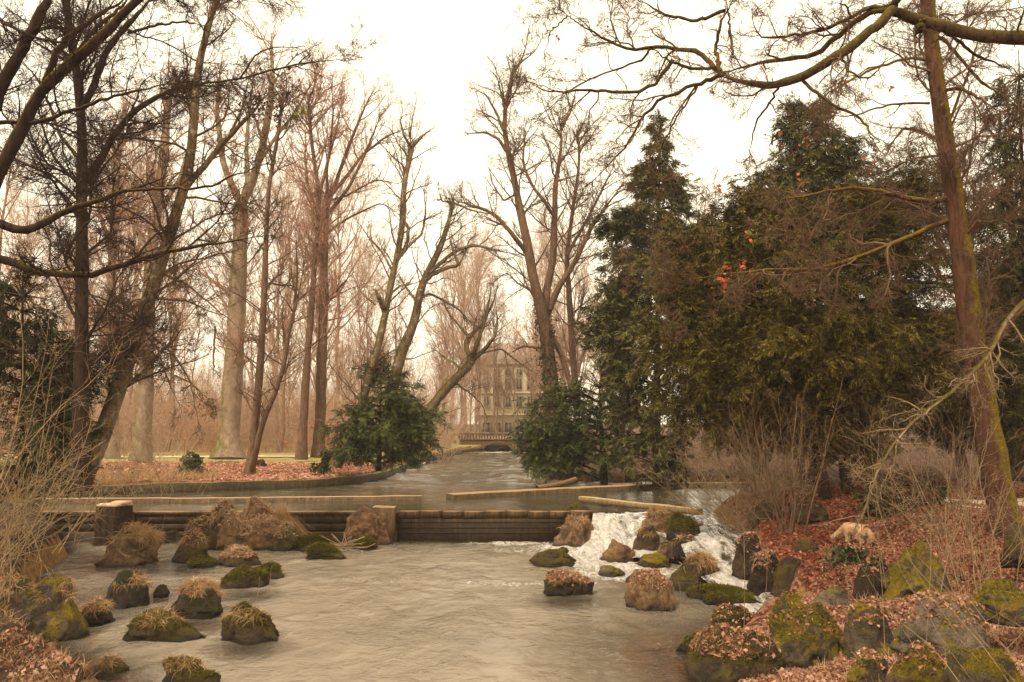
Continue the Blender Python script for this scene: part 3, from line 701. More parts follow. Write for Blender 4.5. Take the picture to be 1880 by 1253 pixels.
tree('beech_tree', 'left of the paired beeches, straight brown trunk in mid island', 53, [
    ([(553, 844), (558, 760), (564, 660), (572, 560), (578, 470), (586, 400), (583, 330), (572, 270), (566, 180)], 16, 5),
    ([(586, 400), (565, 340), (560, 290), (562, 235)], 7, 3),
    ([(583, 420), (588, 350), (606, 280), (612, 200), (608, 150)], 8, 3),
    ([(565, 640), (590, 620), (620, 600)], 4, 2),
], 'bark_brown', 'twig_pink_hazed', 16, wander=.8, lv=((1.1, .42, 7), (1.7, .5, 5), (2.6, .5, 4)), rmin=.008, flare=1.5, lmax=4., trop=.14, tmin=.4)
tree('beech_tree', 'right of the paired beeches with a wide fan of upright limbs', 54, [
    ([(584, 840), (588, 760), (591, 660), (594, 560), (595, 470), (596, 400), (602, 360)], 21, 14),
    ([(600, 380), (622, 320), (640, 270), (656, 230), (672, 190), (690, 160)], 9, 3),
    ([(603, 365), (640, 320), (665, 285), (710, 250), (760, 232)], 8, 3),
    ([(598, 400), (640, 345), (660, 305), (680, 260), (700, 210)], 8, 3),
    ([(600, 375), (600, 300), (618, 240), (628, 180)], 7, 3),
    ([(602, 370), (636, 360), (690, 330), (740, 340)], 5, 2),
    ([(596, 430), (640, 400), (700, 372), (735, 395)], 5, 2),
    ([(594, 560), (630, 520), (650, 500)], 4, 2),
], 'bark_brown', 'twig_pink_hazed', 17, wander=.8, lv=((1.2, .42, 7), (1.9, .5, 5), (2.8, .5, 4)), rmin=.008, flare=1.5, lmax=4., trop=.14, tmin=.35, extra=leafy('copper_leaf', .012, 3, .1))
tree('leaning_tree', 'mossy patched tree leaning right out of the green island yew', 41, [
    ([(615, 856), (630, 822), (652, 776), (672, 715), (686, 665), (702, 604), (713, 546), (722, 500), (732, 458), (741, 400), (740, 340), (750, 300), (756, 272)], 17, 9),
    ([(756, 272), (742, 250), (735, 225), (740, 200)], 6, 2),
    ([(756, 272), (775, 250), (800, 232)], 6, 2),
    ([(706, 570), (695, 545), (689, 532)], 11, 8),
    ([(736, 470), (748, 445), (750, 420), (738, 395)], 8, 5),
    ([(725, 485), (752, 450), (775, 430), (782, 390), (778, 350)], 6, 3),
    ([(716, 540), (735, 525), (765, 520)], 5, 3),
    ([(722, 500), (700, 460), (680, 440), (655, 405)], 5, 2),
    ([(690, 560), (665, 540), (650, 510)], 4, 2),
], 'bark_mossy', 'twig', 19, wander=.35, lv=((1.3, .4, 6), (2.3, .5, 5), (3, .5, 4)), rmin=.007, flare=1.4, lmax=2.6)
tree('crooked_tree', 'crooked mossy tree with an elbowed limb behind the island yew', 43, [
    ([(716, 730), (736, 650), (752, 612), (763, 588), (768, 550), (775, 523), (790, 490), (805, 465), (817, 430), (826, 400), (832, 372)], 23, 7),
    ([(775, 520), (795, 503), (820, 492), (843, 488), (834, 465), (826, 440), (824, 420)], 9, 3),
    ([(843, 488), (856, 460), (862, 440), (880, 430)], 4, 2),
    ([(785, 505), (812, 480), (838, 460), (870, 450), (920, 462), (960, 470)], 8, 3),
    ([(768, 545), (790, 540), (812, 550), (838, 565), (862, 590), (875, 600)], 6, 3),
    ([(765, 555), (740, 520), (730, 500)], 5, 3),
    ([(812, 550), (826, 580), (836, 590)], 4, 2),
    ([(832, 372), (812, 370), (805, 350)], 4, 2),
    ([(832, 372), (860, 385), (905, 395)], 4, 2),
], 'bark_mossy', 'twig', 21, wander=.35, lv=((1.4, .4, 6), (2.4, .5, 5), (3, .5, 4)), rmin=.007, lmax=2.4, wob=.25)
tree('crooked_tree', 'low leaning mossy tree reaching right over the channel', 46, [
    ([(770, 790), (794, 746), (815, 718), (836, 696), (863, 669), (868, 655)], 21, 15),
    ([(866, 665), (855, 635), (858, 620), (886, 596), (898, 570), (908, 550), (915, 520)], 10, 3),
    ([(868, 655), (880, 620), (890, 590), (896, 560), (905, 520)], 9, 3),
    ([(870, 660), (892, 640), (908, 618), (914, 590), (910, 560)], 9, 3),
    ([(862, 620), (845, 600), (828, 580)], 7, 3),
    ([(850, 685), (838, 670), (815, 655), (795, 640)], 6, 3),
    ([(830, 700), (860, 720), (885, 742), (895, 770)], 4, 2),
    ([(880, 650), (920, 640), (960, 672), (990, 690)], 4, 2),
], 'bark_mossy', 'twig', 23, wander=.4, lv=((1.4, .4, 6), (2.4, .5, 5), (3, .5, 4)), rmin=.007, lmax=2.4, wob=.25)

# ---- right of the channel
def ivy(root, base, tw, first, rng):
    a = Acc(); n = 2600; t = rng.random(n); y = 555 + 160 * t
    x = 992 + (y - 540) * .12 + rng.normal(size=n) * 9
    pts = np.stack([Wp(xx, yy_, 46 + rng.uniform(-.45, .2)) for xx, yy_ in zip(x, y)])
    leaves_on(a, pts, rng, .12, 2., .03); build('ivy', a, M['ivy'], root, False, base)
tree('ivy_tree', 'ivy clad tree forking into tall limbs at the right of the channel', 46, [
    ([(1014, 760), (1012, 700), (1004, 620), (996, 570), (982, 530), (974, 480), (966, 430), (960, 413), (948, 350), (935, 287), (924, 240), (930, 180), (945, 120)], 27, 5),
    ([(1000, 600), (1002, 560), (1004, 528), (1016, 480), (1018, 420), (1019, 343), (1030, 280), (1031, 238), (1022, 205)], 17, 6),
    ([(1003, 585), (1020, 540), (1034, 515), (1058, 478), (1084, 420), (1120, 370), (1145, 335)], 13, 5),
    ([(1006, 600), (1030, 650), (1045, 700), (1050, 740)], 10, 8),
    ([(972, 470), (940, 430), (914, 399), (890, 385), (863, 377), (820, 363)], 10, 3),
    ([(935, 287), (915, 255), (890, 243), (862, 246), (850, 250)], 7, 3),
    ([(924, 240), (910, 205), (893, 175), (868, 162)], 6, 2),
    ([(950, 355), (925, 370), (905, 340), (895, 300)], 4, 2),
    ([(1018, 400), (1000, 370), (975, 340), (960, 300), (965, 230)], 7, 3),
    ([(1031, 238), (1050, 200), (1060, 150)], 5, 2),
    ([(985, 540), (950, 520), (930, 500), (905, 520)], 5, 2),
    ([(1000, 640), (960, 636), (935, 650)], 5, 2),
], 'bark_brown', 'twig', 25, wander=.5, lv=((1.3, .42, 7), (2.1, .5, 5), (2.8, .5, 4)), rmin=.0075, lmax=3.2, flare=1.2, tmin=.3, extra=ivy)
tree('bare_tree', 'slim bare tree close to the spruce, leaning left of it', 50, [
    ([(1062, 760), (1052, 660), (1046, 560), (1040, 470), (1052, 380), (1065, 300), (1060, 240)], 15, 4),
    ([(1040, 470), (1080, 400), (1110, 340), (1130, 300)], 7, 3),
], 'bark_brown', 'twig', 27, wander=.6, lv=((1.2, .4, 6), (2, .5, 5), (2.6, .5, 4)), rmin=.008, lmax=3.)

# ---- right side, near: the mossy trunk and the long overhanging oak limb
tree('mossy_tree', 'tall red brown trunk with moss down its right side at the right', 19.5, [
    ([(1848, 985), (1836, 900), (1815, 800), (1798, 700), (1786, 620), (1775, 540), (1764, 440), (1748, 330), (1733, 240), (1719, 150), (1708, 60), (1700, -40)], 50, 24),
    ([(1750, 365), (1690, 370), (1620, 352), (1560, 344), (1500, 356), (1455, 364), (1415, 366)], 11, 4),
    ([(1758, 400), (1700, 420), (1624, 455), (1557, 479), (1494, 496), (1423, 494), (1329, 503), (1240, 520)], 10, 3),
    ([(1735, 262), (1710, 250), (1690, 240), (1660, 235), (1632, 268)], 7, 4),
    ([(1722, 170), (1760, 160), (1790, 175), (1835, 205)], 8, 4),
    ([(1768, 500), (1730, 515), (1715, 490)], 6, 4),
    ([(1712, 110), (1660, 108), (1600, 128), (1530, 165), (1480, 200)], 6, 3),
    ([(1706, 190), (1640, 190), (1560, 215), (1500, 210)], 5, 2),
    ([(1790, 660), (1850, 600), (1900, 540)], 8, 5),
    ([(1700, 50), (1740, 80), (1800, 150), (1860, 190)], 8, 4),
    ([(1735, 240), (1780, 130), (1800, 60)], 6, 4),
], 'bark_red', 'twig', 29, wander=.3, lv=((1.5, .45, 7), (3.0, .5, 5), (4.2, .5, 4)), rmin=.005, flare=1.5, lmax=2.2, wob=.28, trop=.02, tmin=.2)
def redleaves(root, base, tw, first, rng):
    a = Acc()
    for px, py, n in ((1365, 483, 14), (1335, 500, 10), (1330, 524, 18), (1318, 345, 6), (1480, 265, 8), (1375, 435, 5), (1150, 25, 6), (1112, 48, 6), (1302, 118, 5), (1180, 172, 3), (1445, 270, 4), (1022, 75, 3), (1630, 160, 3), (1600, 300, 3), (1460, 330, 5), (1350, 330, 4)):
        pts = np.stack([Wp(px + rng.normal() * 7, py + rng.normal() * 8, 12.5) for _ in range(n)]); leaves_on(a, pts, rng, .06, 3., .01)
    build('red_leaves', a, M['red_leaf'], root, False, base)
tree('oak_tree', 'oak limb sweeping in from the right edge, crooked mossy branches overhead', 12.5, [
    ([(2010, 90), (1940, 72), (1880, 70), (1800, 68), (1745, 52), (1710, 42), (1680, 38), (1650, 20), (1632, 20)], 30, 20),
    ([(1690, 40), (1690, 52), (1680, 62)], 20, 12),
    ([(1640, 18), (1610, 48), (1560, 88), (1510, 120), (1470, 145), (1430, 156), (1390, 158), (1345, 148), (1322, 132)], 19, 15),
    ([(1640, 15), (1590, 25), (1555, 52), (1520, 85), (1490, 105), (1440, 108), (1400, 115), (1360, 126), (1325, 132)], 12, 8),
    ([(1645, 14), (1590, 14), (1545, 42), (1500, 60), (1450, 66), (1400, 72), (1380, 45), (1390, 15)], 9, 4),
    ([(1322, 132), (1300, 108), (1265, 92), (1225, 88), (1195, 86), (1160, 98), (1125, 80), (1085, 56), (1040, 30), (1010, 0)], 11, 3),
    ([(1325, 138), (1280, 158), (1235, 174), (1190, 198), (1150, 270), (1110, 310), (1080, 340)], 9, 2),
    ([(1330, 135), (1308, 125), (1275, 128), (1235, 115), (1200, 90)], 7, 5),
    ([(1235, 110), (1205, 155), (1160, 172), (1105, 165), (1060, 166), (1000, 170), (960, 142)], 8, 2),
    ([(1322, 130), (1312, 92), (1325, 35), (1345, 0)], 8, 5),
    ([(1345, 100), (1340, 40), (1330, -10)], 5, 3),
    ([(1430, 156), (1415, 190), (1385, 230), (1375, 290)], 5, 2),
    ([(1470, 145), (1500, 170), (1530, 195), (1580, 215), (1600, 250), (1640, 270)], 7, 3),
    ([(1545, 95), (1555, 130), (1590, 148), (1620, 120), (1640, 90)], 5, 2),
    ([(1195, 88), (1180, 110), (1120, 130), (1040, 170), (990, 215)], 5, 2),
    ([(1040, 30), (1010, 60), (1000, 100)], 3, 2),
    ([(1640, 14), (1650, -20), (1670, -60)], 14, 12),
    ([(1700, 40), (1740, 60), (1790, 100), (1860, 130)], 8, 4),
    ([(1330, 20), (1280, 40), (1230, 30), (1170, 0)], 8, 4),
    ([(1280, 160), (1240, 220), (1200, 300), (1150, 345)], 4, 2),
], 'bark_limb', 'twig', 31, wander=.22, lv=((2.0, .4, 8), (3.6, .5, 6), (4.6, .5, 4)), rmin=.0036, lmax=1.7, wob=.3, trop=-.03, jag=.012, ntr=1, extra=redleaves)
tree('hanging_branch', 'drooping lichened branch hanging in from the right edge above the dog', 15, [
    ([(1960, 500), (1880, 552), (1841, 597), (1809, 664), (1750, 719), (1683, 766), (1648, 802), (1612, 861), (1597, 905), (1580, 955)], 10, 3),
    ([(1648, 802), (1640, 860), (1625, 880), (1630, 900)], 4, 2),
    ([(1700, 752), (1650, 760), (1610, 775)], 3, 2),
    ([(1612, 861), (1580, 860), (1550, 850)], 3, 2),
    ([(1597, 905), (1640, 930), (1690, 960), (1740, 975)], 3, 2),
], 'bark_mossy', 'twig_pale', 33, cat='branch', wander=.1, lv=((3., .35, 6), (5., .5, 5)), rmin=.0035, lmax=.8, wob=.28, trop=-.05)
# ------------------------------------------------------------------ conifers
NEED = .55
def conifer(name, label, depth, base_px, blobs, mat, seed, trunks=((0, 0),), nb=60, lets=3., per=12, ln=(.12, .22), wd=.05, droop=-.12, cat='tree', tw=14, group=None, let_len=(.35, 1.0), bdens=1.8, top=None):
    """blobs: (px, py, rx, ry[, depth offset]) regions of the crown that branches reach into."""
    rng = np.random.default_rng(seed); s = depth / FPX
    b0 = Wp(base_px[0], base_px[1], depth); root = empty(name, b0, label, cat, group)
    tr = Acc(); tops = []
    bl = [(Wp(b[0], b[1], depth + (b[4] if len(b) > 4 else 0)), b[2] * s, b[3] * s) for b in blobs]
    for (ox, ex) in trunks:
        tp = Wp(top[0] + ex, top[1], depth) if top else max((b[0] + np.array([0, 0, b[2] * .6]) for b in bl), key=lambda q: q[2])
        q = resample([b0 + np.array([ox * s, 0, -.2]), b0 * .6 + tp * .4 + np.array([ox * s * .8, .1, 0]), tp + np.array([ex * s * .1, 0, 0])], 16, 2)
        tops.append(q); tubes(tr, q[None], (np.linspace(tw, 1.2, 16) * s * .5)[None], 8)
    br, rr = [], []
    for c, rx, rz in bl:
        n = int(nb * (rx * rz) ** .5)
        for _ in range(max(n, 6)):
            d = norm(rng.normal(size=3)); d[1] -= .15; rad = rng.random() ** .35
            e = c + d * np.array([rx * 1.1, min(rx, 2.6), rz * 1.1]) * rad
            T = tops[rng.integers(len(tops))]
            # leave the trunk a little below the tip it reaches
            k = int(np.clip(np.searchsorted(T[:, 2], e[2] - .25 * abs(e[0] - T[8, 0])) , 1, 14)); p0 = T[k]
            mid = p0 * .5 + e * .5 + np.array([0, 0, .12 * np.linalg.norm(e - p0)])
            br.append(resample([p0, mid, e], 8, 1)); rr.append(np.linspace(.026, .006, 8) * (.6 + .4 * rz))
    B = np.stack(br); Rb = np.stack(rr)
    tubes(tr, B, Rb, 3)
    sub, sr = kids(B, Rb, bdens, rng, .45, 1., (25, 60), .3, 5, .12, droop * .5, .6, 1.6, .3, .004, .35)
    lt, lr = kids(np.concatenate([B[:, 2:7], sub]), np.concatenate([Rb[:, 2:7], sr]), lets, rng, .1, 1., (25, 65), .55, 4, .12, droop, .5, let_len[1], let_len[0], .004, .4)
    fo_ = Acc(); per = int(per * 1.7); wd *= NEED; blades(fo_, lt, per, rng, ln, wd, 40, .22); blades(fo_, sub, per, rng, ln, wd, 40, .22)
    build('trunk', tr, M['bark_dark'], root, True, b0)
    build('crown', fo_, M[mat], root, False, b0)
    print(label, len(lt), len(lt) * per)
    return root
def cone(px, y0, y1, w0, w1, n=9, seed=0, dd=0):
    r = random.Random(seed); o = []
    for i in range(n):
        t = i / (n - 1); w_ = w0 + (w1 - w0) * t; y = y0 + (y1 - y0) * t
        o.append((px + r.uniform(-.12, .12) * w_, y, w_, (y1 - y0) / n * .75, dd + r.uniform(-.4, .4)))
    return o
conifer('spruce_tree', 'pointed grey green spruce standing left of the big yew', 38, (1205, 892),
        cone(1210, 235, 620, 14, 120, 10, 1) + [(1150, 480, 60, 60), (1108, 610, 50, 60), (1265, 450, 55, 70), (1125, 415, 34, 40), (1175, 340, 30, 40), (1248, 340, 34, 40), (1175, 700, 95, 90), (1190, 800, 70, 80), (1120, 560, 40, 50), (1225, 850, 50, 45)], 'spruce', 41, nb=34, top=(1212, 205), tw=16, lets=3.4, per=11, ln=(.16, .3), wd=.07)
conifer('spruce_tree', 'dark twin topped conifer rising behind the big yew', 31, (1480, 880),
        cone(1450, 200, 480, 16, 100, 8, 2) + cone(1515, 205, 480, 16, 110, 8, 3) + [(1400, 340, 50, 60), (1570, 310, 55, 60), (1400, 420, 60, 60), (1560, 400, 50, 70), (1480, 560, 110, 80)], 'spruce', 42, nb=34, trunks=((-8, -28), (10, 37)), top=(1478, 185), tw=14, lets=3.4, per=11, ln=(.13, .25), wd=.055)
conifer('yew_tree', 'huge olive brown yew overhanging the right bank', 25.5, (1545, 900),
        [(1400, 430, 130, 90), (1290, 520, 100, 100), (1480, 520, 140, 110, -1), (1600, 470, 110, 110), (1690, 540, 80, 120), (1270, 640, 90, 80, -.5), (1380, 680, 110, 70, -1), (1530, 690, 120, 90, -1),
         (1650, 690, 80, 80), (1320, 760, 90, 60, .5), (1235, 720, 55, 70), (1225, 600, 50, 60, -.5), (1230, 480, 45, 60), (1450, 800, 70, 60, 0), (1430, 620, 100, 60, -2), (1560, 620, 100, 60, -2), (1560, 800, 80, 40), (1720, 430, 70, 90), (1740, 640, 80, 90), (1700, 340, 60, 60), (1600, 370, 60, 50), (1500, 400, 80, 50), (1340, 400, 60, 50)], 'yew_olive', 43,
        trunks=((-30, -40), (10, 10), (45, 60)), nb=34, top=(1500, 430), tw=24, lets=3.6, per=12, ln=(.1, .2), wd=.04)
conifer('yew_tree', 'dark green yew along the right edge behind the mossy trunk', 25, (1900, 900),
        [(1850, 200, 50, 90), (1840, 330, 70, 90), (1860, 450, 90, 90), (1840, 590, 70, 80), (1880, 700, 80, 80), (1900, 820, 60, 60), (1800, 480, 50, 90)], 'yew', 44, nb=34, top=(1870, 90), tw=22, lets=3.4, per=11, ln=(.12, .22), wd=.05)
conifer('yew_tree', 'low spreading dark yew over the water right of the channel', 42, (1110, 890),
        [(1000, 790, 60, 60), (1060, 740, 70, 60), (1090, 820, 80, 60), (1000, 840, 45, 30), (1140, 760, 60, 90), (1150, 660, 45, 60)], 'yew_green', 45, nb=40, top=(1100, 700), tw=16, lets=4.4, per=12, ln=(.1, .19), wd=.055)
conifer('yew_tree', 'rounded green yew on the island beside the leaning trunk', 41.5, (695, 858),
        [(700, 790, 90, 60), (650, 790, 55, 50), (750, 790, 62, 50), (710, 730, 70, 55), (695, 680, 40, 35), (780, 775, 35, 30), (640, 820, 40, 30), (730, 835, 60, 22)], 'yew_green', 46, nb=44, top=(700, 690), tw=12, lets=5, per=12, ln=(.09, .18), wd=.05)
conifer('yew_tree', 'dark yew mass on the left bank behind the pale twigs', 22, (40, 900),
        [(30, 560, 70, 80), (90, 640, 80, 70), (20, 700, 90, 80), (120, 720, 70, 60), (170, 690, 40, 50), (60, 800, 110, 70), (-30, 620, 60, 100), (120, 800, 70, 60), (60, 880, 110, 40)], 'yew', 47, nb=46, top=(40, 520), tw=18, lets=3.2, per=11, ln=(.12, .2), wd=.045)
conifer('young_spruce', 'small bushy green spruce on the island leaf litter', 42, (353, 880), [(353, 858, 24, 20), (353, 842, 12, 12), (353, 872, 24, 9)], 'yew_green', 48, nb=120, top=(353, 828), tw=3, lets=9, per=11, ln=(.08, .16), wd=.05, cat='shrub', let_len=(.12, .35))
conifer('low_shrub', 'little dark green shrub at the foot of the leaning island tree', 42, (590, 866), [(590, 858, 16, 8), (602, 840, 10, 12)], 'yew_green', 49, nb=120, top=(590, 850), tw=2, lets=9, per=9, ln=(.08, .15), wd=.05, cat='shrub', let_len=(.1, .3))
conifer('holly_bush', 'dark evergreen undergrowth between the yew trunk and mossy trunk', 23, (1670, 950), [(1640, 900, 60, 40), (1700, 920, 50, 36), (1600, 930, 30, 24)], 'yew', 50, nb=60, top=(1660, 880), tw=4, lets=5, per=10, ln=(.1, .18), wd=.05, cat='bush', let_len=(.2, .5))

# ------------------------------------------------------------------ bare shrubs
def shrub(name, label, base, depth, n, hpx, spread, lean, mat, seed, lv=((5, .45, 5), (7, .45, 4)), cat='shrub', r=.012, bw=.3, rmin=.003, trop=.02, wob=.14):
    rng = np.random.default_rng(seed); b0 = Wp(base[0], base[1], depth); root = empty(name, b0, label, cat)
    H = hpx * depth / FPX; K = 9
    an = rng.uniform(0, 2 * np.pi, n); sp = rng.random(n) ** .6 * spread
    d = norm(np.stack([np.cos(an) * sp + lean, np.sin(an) * sp * .7, np.ones(n)], 1))
    P = np.zeros((n, K, 3)); P[:, 0] = b0 + rng.normal(size=(n, 3)) * np.array([bw, bw, .05]) - np.array([0, 0, .1]); L = H * rng.uniform(.5, 1.1, n)
    for k in range(1, K): d = norm(d + rng.normal(size=(n, 3)) * wob * .6 + np.array([0, 0, trop])); P[:, k] = P[:, k - 1] + d * (L / (K - 1))[:, None]
    Rr = r * rng.uniform(.5, 1.2, n)[:, None] * np.linspace(1, .3, K)[None]
    a = Acc(); tubes(a, P, Rr, 5); build('stems', a, M[mat if mat != 'twig_pale' else 'twig_pale'], root, True, b0)
    c = Acc(); cp, cr = P, Rr
    for dn, lf, KK in lv:
        cp, cr = kids(cp, cr, dn, rng, .2, 1., (20, 60), lf, KK, wob, trop, .6, 1.6, .08, rmin); tubes(c, cp, cr, 3)
    build('twigs', c, M[mat], root, True, b0)
    return root
shrub('bare_shrub', 'tangled pale bare shrub filling the left edge above the boulders', (-90, 1090), 11, 34, 560, .75, .22, 'twig_pale', 61, ((2.6, .4, 6), (4, .5, 4)), r=.011, bw=.6, rmin=.0032, wob=.2)
shrub('bare_shrub', 'pale arching bare shrub leaning over the left stream', (0, 1010), 14, 26, 300, 1.0, .4, 'twig_pale', 62, ((2.2, .4, 6), (3.4, .5, 4)), r=.010, bw=.6, rmin=.0036, wob=.2, trop=-.04)
shrub('bare_shrub', 'thin straw coloured shrub on the far left water edge', (190, 905), 31, 70, 140, 1.1, .0, 'twig_pale', 63, ((3, .4, 5), (4, .5, 4)), r=.009, bw=1.6, rmin=.006)
shrub('bare_shrub', 'dense fine twigged shrub at the right of the cascade', (1395, 985), 24.5, 70, 215, 1.1, -.45, 'twig_pale', 64, ((3, .42, 6), (4.5, .5, 5), (4, .5, 4)), r=.016, bw=.4, rmin=.0048)
shrub('bare_shrub', 'upright grey stemmed shrub on the leafy knoll above the rock wall', (1450, 1000), 21.5, 16, 330, .45, -.1, 'twig', 65, ((2.5, .42, 6), (4, .5, 5)), r=.028, bw=.15, rmin=.0045)
shrub('bare_shrub', 'pale leafless bush on the leafy slope below the mossy trunk', (1790, 1080), 15, 34, 330, .9, -.1, 'twig_pale', 66, ((2.6, .42, 6), (3.6, .5, 5)), r=.009, bw=.5, rmin=.0028, wob=.2)
shrub('bare_shrub', 'thin arching shoots at the lower right corner', (1850, 1250), 9.5, 22, 300, 1.3, -.3, 'twig_pale', 67, ((2.4, .42, 6), (3, .5, 5)), r=.007, bw=.5, rmin=.0022, wob=.2, trop=-.03)
shrub('bare_shrub', 'fine dark bare bush beneath the big yew', (1710, 960), 21, 50, 240, 1.1, -.1, 'twig', 68, ((3, .42, 6), (4, .5, 5)), r=.01, bw=.8, rmin=.0042)

# ------------------------------------------------------------------ distant wood
def auto(name, H, r, seed, tm, wm, fork=.14, spread=.5, loc=(0, 0, 0), label='', group='bare trees in the hazy wood', nl=16, rmin=.012):
    rng = np.random.default_rng(seed); K = 14
    root = empty(name, loc, label, 'tree', group)
    z = np.linspace(0, H, K); P = np.stack([np.cumsum(rng.normal(size=K) * .12), np.cumsum(rng.normal(size=K) * .12), z], 1); P[0] = 0
    Rr = r * (1 - .8 * np.linspace(0, 1, K)); Rr[0] *= 1.4
    a = Acc(); P = P[None]; Rr = Rr[None]; tubes(a, P, Rr, 6)
    c1, r1 = kids(P, Rr, nl / H, rng, fork, .95, (18, 45), .42, 8, .1, .12, .65, H * .5, 1., .01, 0, .3)
    tubes(a, c1, r1, 5)
    c = Acc(); c2, r2 = kids(c1, r1, 1.3, rng, .15, 1, (25, 55), .45, 6, .14, .08, .6, 3.5, .3, rmin); tubes(c, c2, r2, 3)
    c3, r3 = kids(c2, r2, 3.6, rng, .15, 1, (25, 60), .55, 4, .16, .06, .6, 1.8, .2, rmin); tubes(c, c3, r3, 3)
    c4, r4 = kids(c3, r3, 4., rng, .15, 1, (20, 50), .6, 3, .1, .1, .6, .9, .2, rmin * .8); tubes(c, c4, r4, 3)
    build('trunk', a, M[tm], root, True); build('crown', c, M[wm], root, False)
    return root
LBF = 'one of many thin bare trees of the hazy wood behind the path'
protos = [auto('bare_tree', 15 + 2 * k, .12 + .025 * k, 80 + k, 'bark_far_hazed', 'twig_far_hazed', .12 + .06 * k, .5, (0, 0, 0), LBF, rmin=.013) for k in range(5)]
rng0 = random.Random(4); spots = []
for i in range(54):
    y = rng0.uniform(66, 118); px = rng0.uniform(-60, 860) if i < 46 else rng0.uniform(1000, 1300)
    if y < 100 and 790 < px < 990: continue
    spots.append(((px - 940) / FPX * y, y))
for px_, y_ in ((835, 92), (858, 97), (872, 108), (890, 116), (925, 118), (975, 117), (985, 104), (1000, 96), (1012, 90), (862, 118), (915, 119), (882, 100), (912, 111), (948, 113), (978, 99), (990, 112)): spots.append(((px_ - 940) / FPX * y_, y_))
for y in range(24): spots.append((rng0.uniform(-62, -34), rng0.uniform(44, 64))) if y < 8 else spots.append(((rng0.uniform(560, 880) - 940) / FPX * 118, rng0.uniform(96, 122)))
for i, (x, y) in enumerate(spots):
    loc = (x, y, float(gz(x, y)) - .1); k = i % 5; sc = rng0.uniform(.75, 1.15); rz = rng0.uniform(0, 6.28)
    if i < 5: protos[k].location = loc; protos[k].rotation_euler.z = rz; protos[k].scale = (sc,) * 3
    else: copy_thing(protos[k], loc, rz, sc)
# right hand far trees seen through the yews
LBR = 'one of the bare trees far behind the right bank'
pr = auto('bare_tree', 17, .25, 95, 'bark_brown', 'twig', .3, .5, (24, 44, 1.6), LBR, 'bare trees behind the right bank')
for x, y in ((30, 40), (20, 52), (34, 50), (27, 60), (14, 60), (40, 44), (22, 36), (18, 70), (10, 75), (25, 75)): copy_thing(pr, (x, y, float(gz(x, y)) - .1), x * 1.7, .85 + (x % 5) * .06)
for x, y, k in ((15, 36, 0), (24, 40, 1), (31, 34, 2), (20, 31, 3), (36, 46, 4), (12.5, 42, 5)):
    copy_thing(bpy.data.objects['yew_tree'], (x, y, float(gz(x, y))), x * 2.1, .8 + .05 * k, ('broad dark yew in shade %s' % ('left of the big yew trunks', 'far behind the mossy trunk', 'at the right edge', 'just behind the path', 'deepest in the shade', 'between spruce and yew')[k]))
# underwood: a mass of fine reddish brush nobody could count
rng = np.random.default_rng(99); a = Acc(); n = 7500
bx = rng.uniform(-75, -4, n); by = rng.uniform(66, 105, n); k = bx / by * FPX + 940 < 830; bx, by = bx[k], by[k]; bx = np.concatenate([bx, rng.uniform(-110, 22, 2400)]); by = np.concatenate([by, rng.uniform(112, 150, 2400)]); kf = np.abs(bx / by * FPX - 25) > (85 * (by < 139)); bx, by = bx[kf], by[kf]; n = len(bx)
P = np.zeros((n, 6, 3)); P[:, 0] = np.stack([bx, by, gz(bx, by)], 1); d = norm(rng.normal(size=(n, 3)) * .35 + [0, 0, 1]); L = np.where(by > 110, rng.uniform(5, 13, n), 1.5 + 8 * rng.random(n) ** 2)
for k in range(1, 6): d = norm(d + rng.normal(size=(n, 3)) * .15); P[:, k] = P[:, k - 1] + d * (L / 5)[:, None]
Rr = np.full((n, 6), .02) * np.linspace(1, .4, 6); tubes(a, P, Rr, 3)
c1, r1 = kids(P, Rr, 2.2, rng, .2, 1, (25, 60), .4, 4, .15, .03, .6, 1.5, .2, .012); tubes(a, c1, r1, 3)
tag(build('underwood', a, M['twig_far_hazed'], None), 'reddish leafless underwood massed behind the grass and path', 'underwood', kind='stuff')
a = Acc(); n = 26000; x = rng.uniform(-60, -8, n); y = rng.uniform(66, 80, n); h = rng.random(n) ** 1.5 * 4.5
keep = vnoise(np.stack([x * .35, y * .35, h * .5], 1), 5) > .1; x, y, h = x[keep], y[keep], h[keep]
leaves_on(a, np.stack([x, y, gz(x, y) + h], 1), rng, .16, 2., .1)
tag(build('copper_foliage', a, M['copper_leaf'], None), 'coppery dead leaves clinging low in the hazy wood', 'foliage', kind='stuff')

# ------------------------------------------------------------------ boulders
def ico(n):
    import bmesh
    bm = bmesh.new(); bmesh.ops.create_icosphere(bm, subdivisions=n, radius=1); v = np.array([x.co[:] for x in bm.verts]); f = np.array([[q.index for q in x.verts] for x in bm.faces]); bm.free(); return v, f
ICO = {4: ico(4), 5: ico(5), 6: ico(6)}
def ribbons(acc, p, d, L, wd, rng, K=4, grav=.35, wob=.12):
    n = len(p); P = np.zeros((n, K, 3)); P[:, 0] = p
    for k in range(1, K): d = norm(d + rng.normal(size=(n, 3)) * wob + np.array([0, 0, -grav])); P[:, k] = P[:, k - 1] + d * (L / (K - 1))[:, None]
    wv = norm(np.cross(P[:, -1] - P[:, 0], rng.normal(size=(n, 3)))) * wd * .5
    tp = np.linspace(1, .25, K)[None, :, None]
    V = np.stack([P + wv[:, None] * tp, P - wv[:, None] * tp], 2); i = np.arange(n * K * 2).reshape(n, K, 2)
    acc.add(V.reshape(-1, 3), np.stack([i[:, :-1, 0], i[:, 1:, 0], i[:, 1:, 1], i[:, :-1, 1]], -1).reshape(-1, 4))
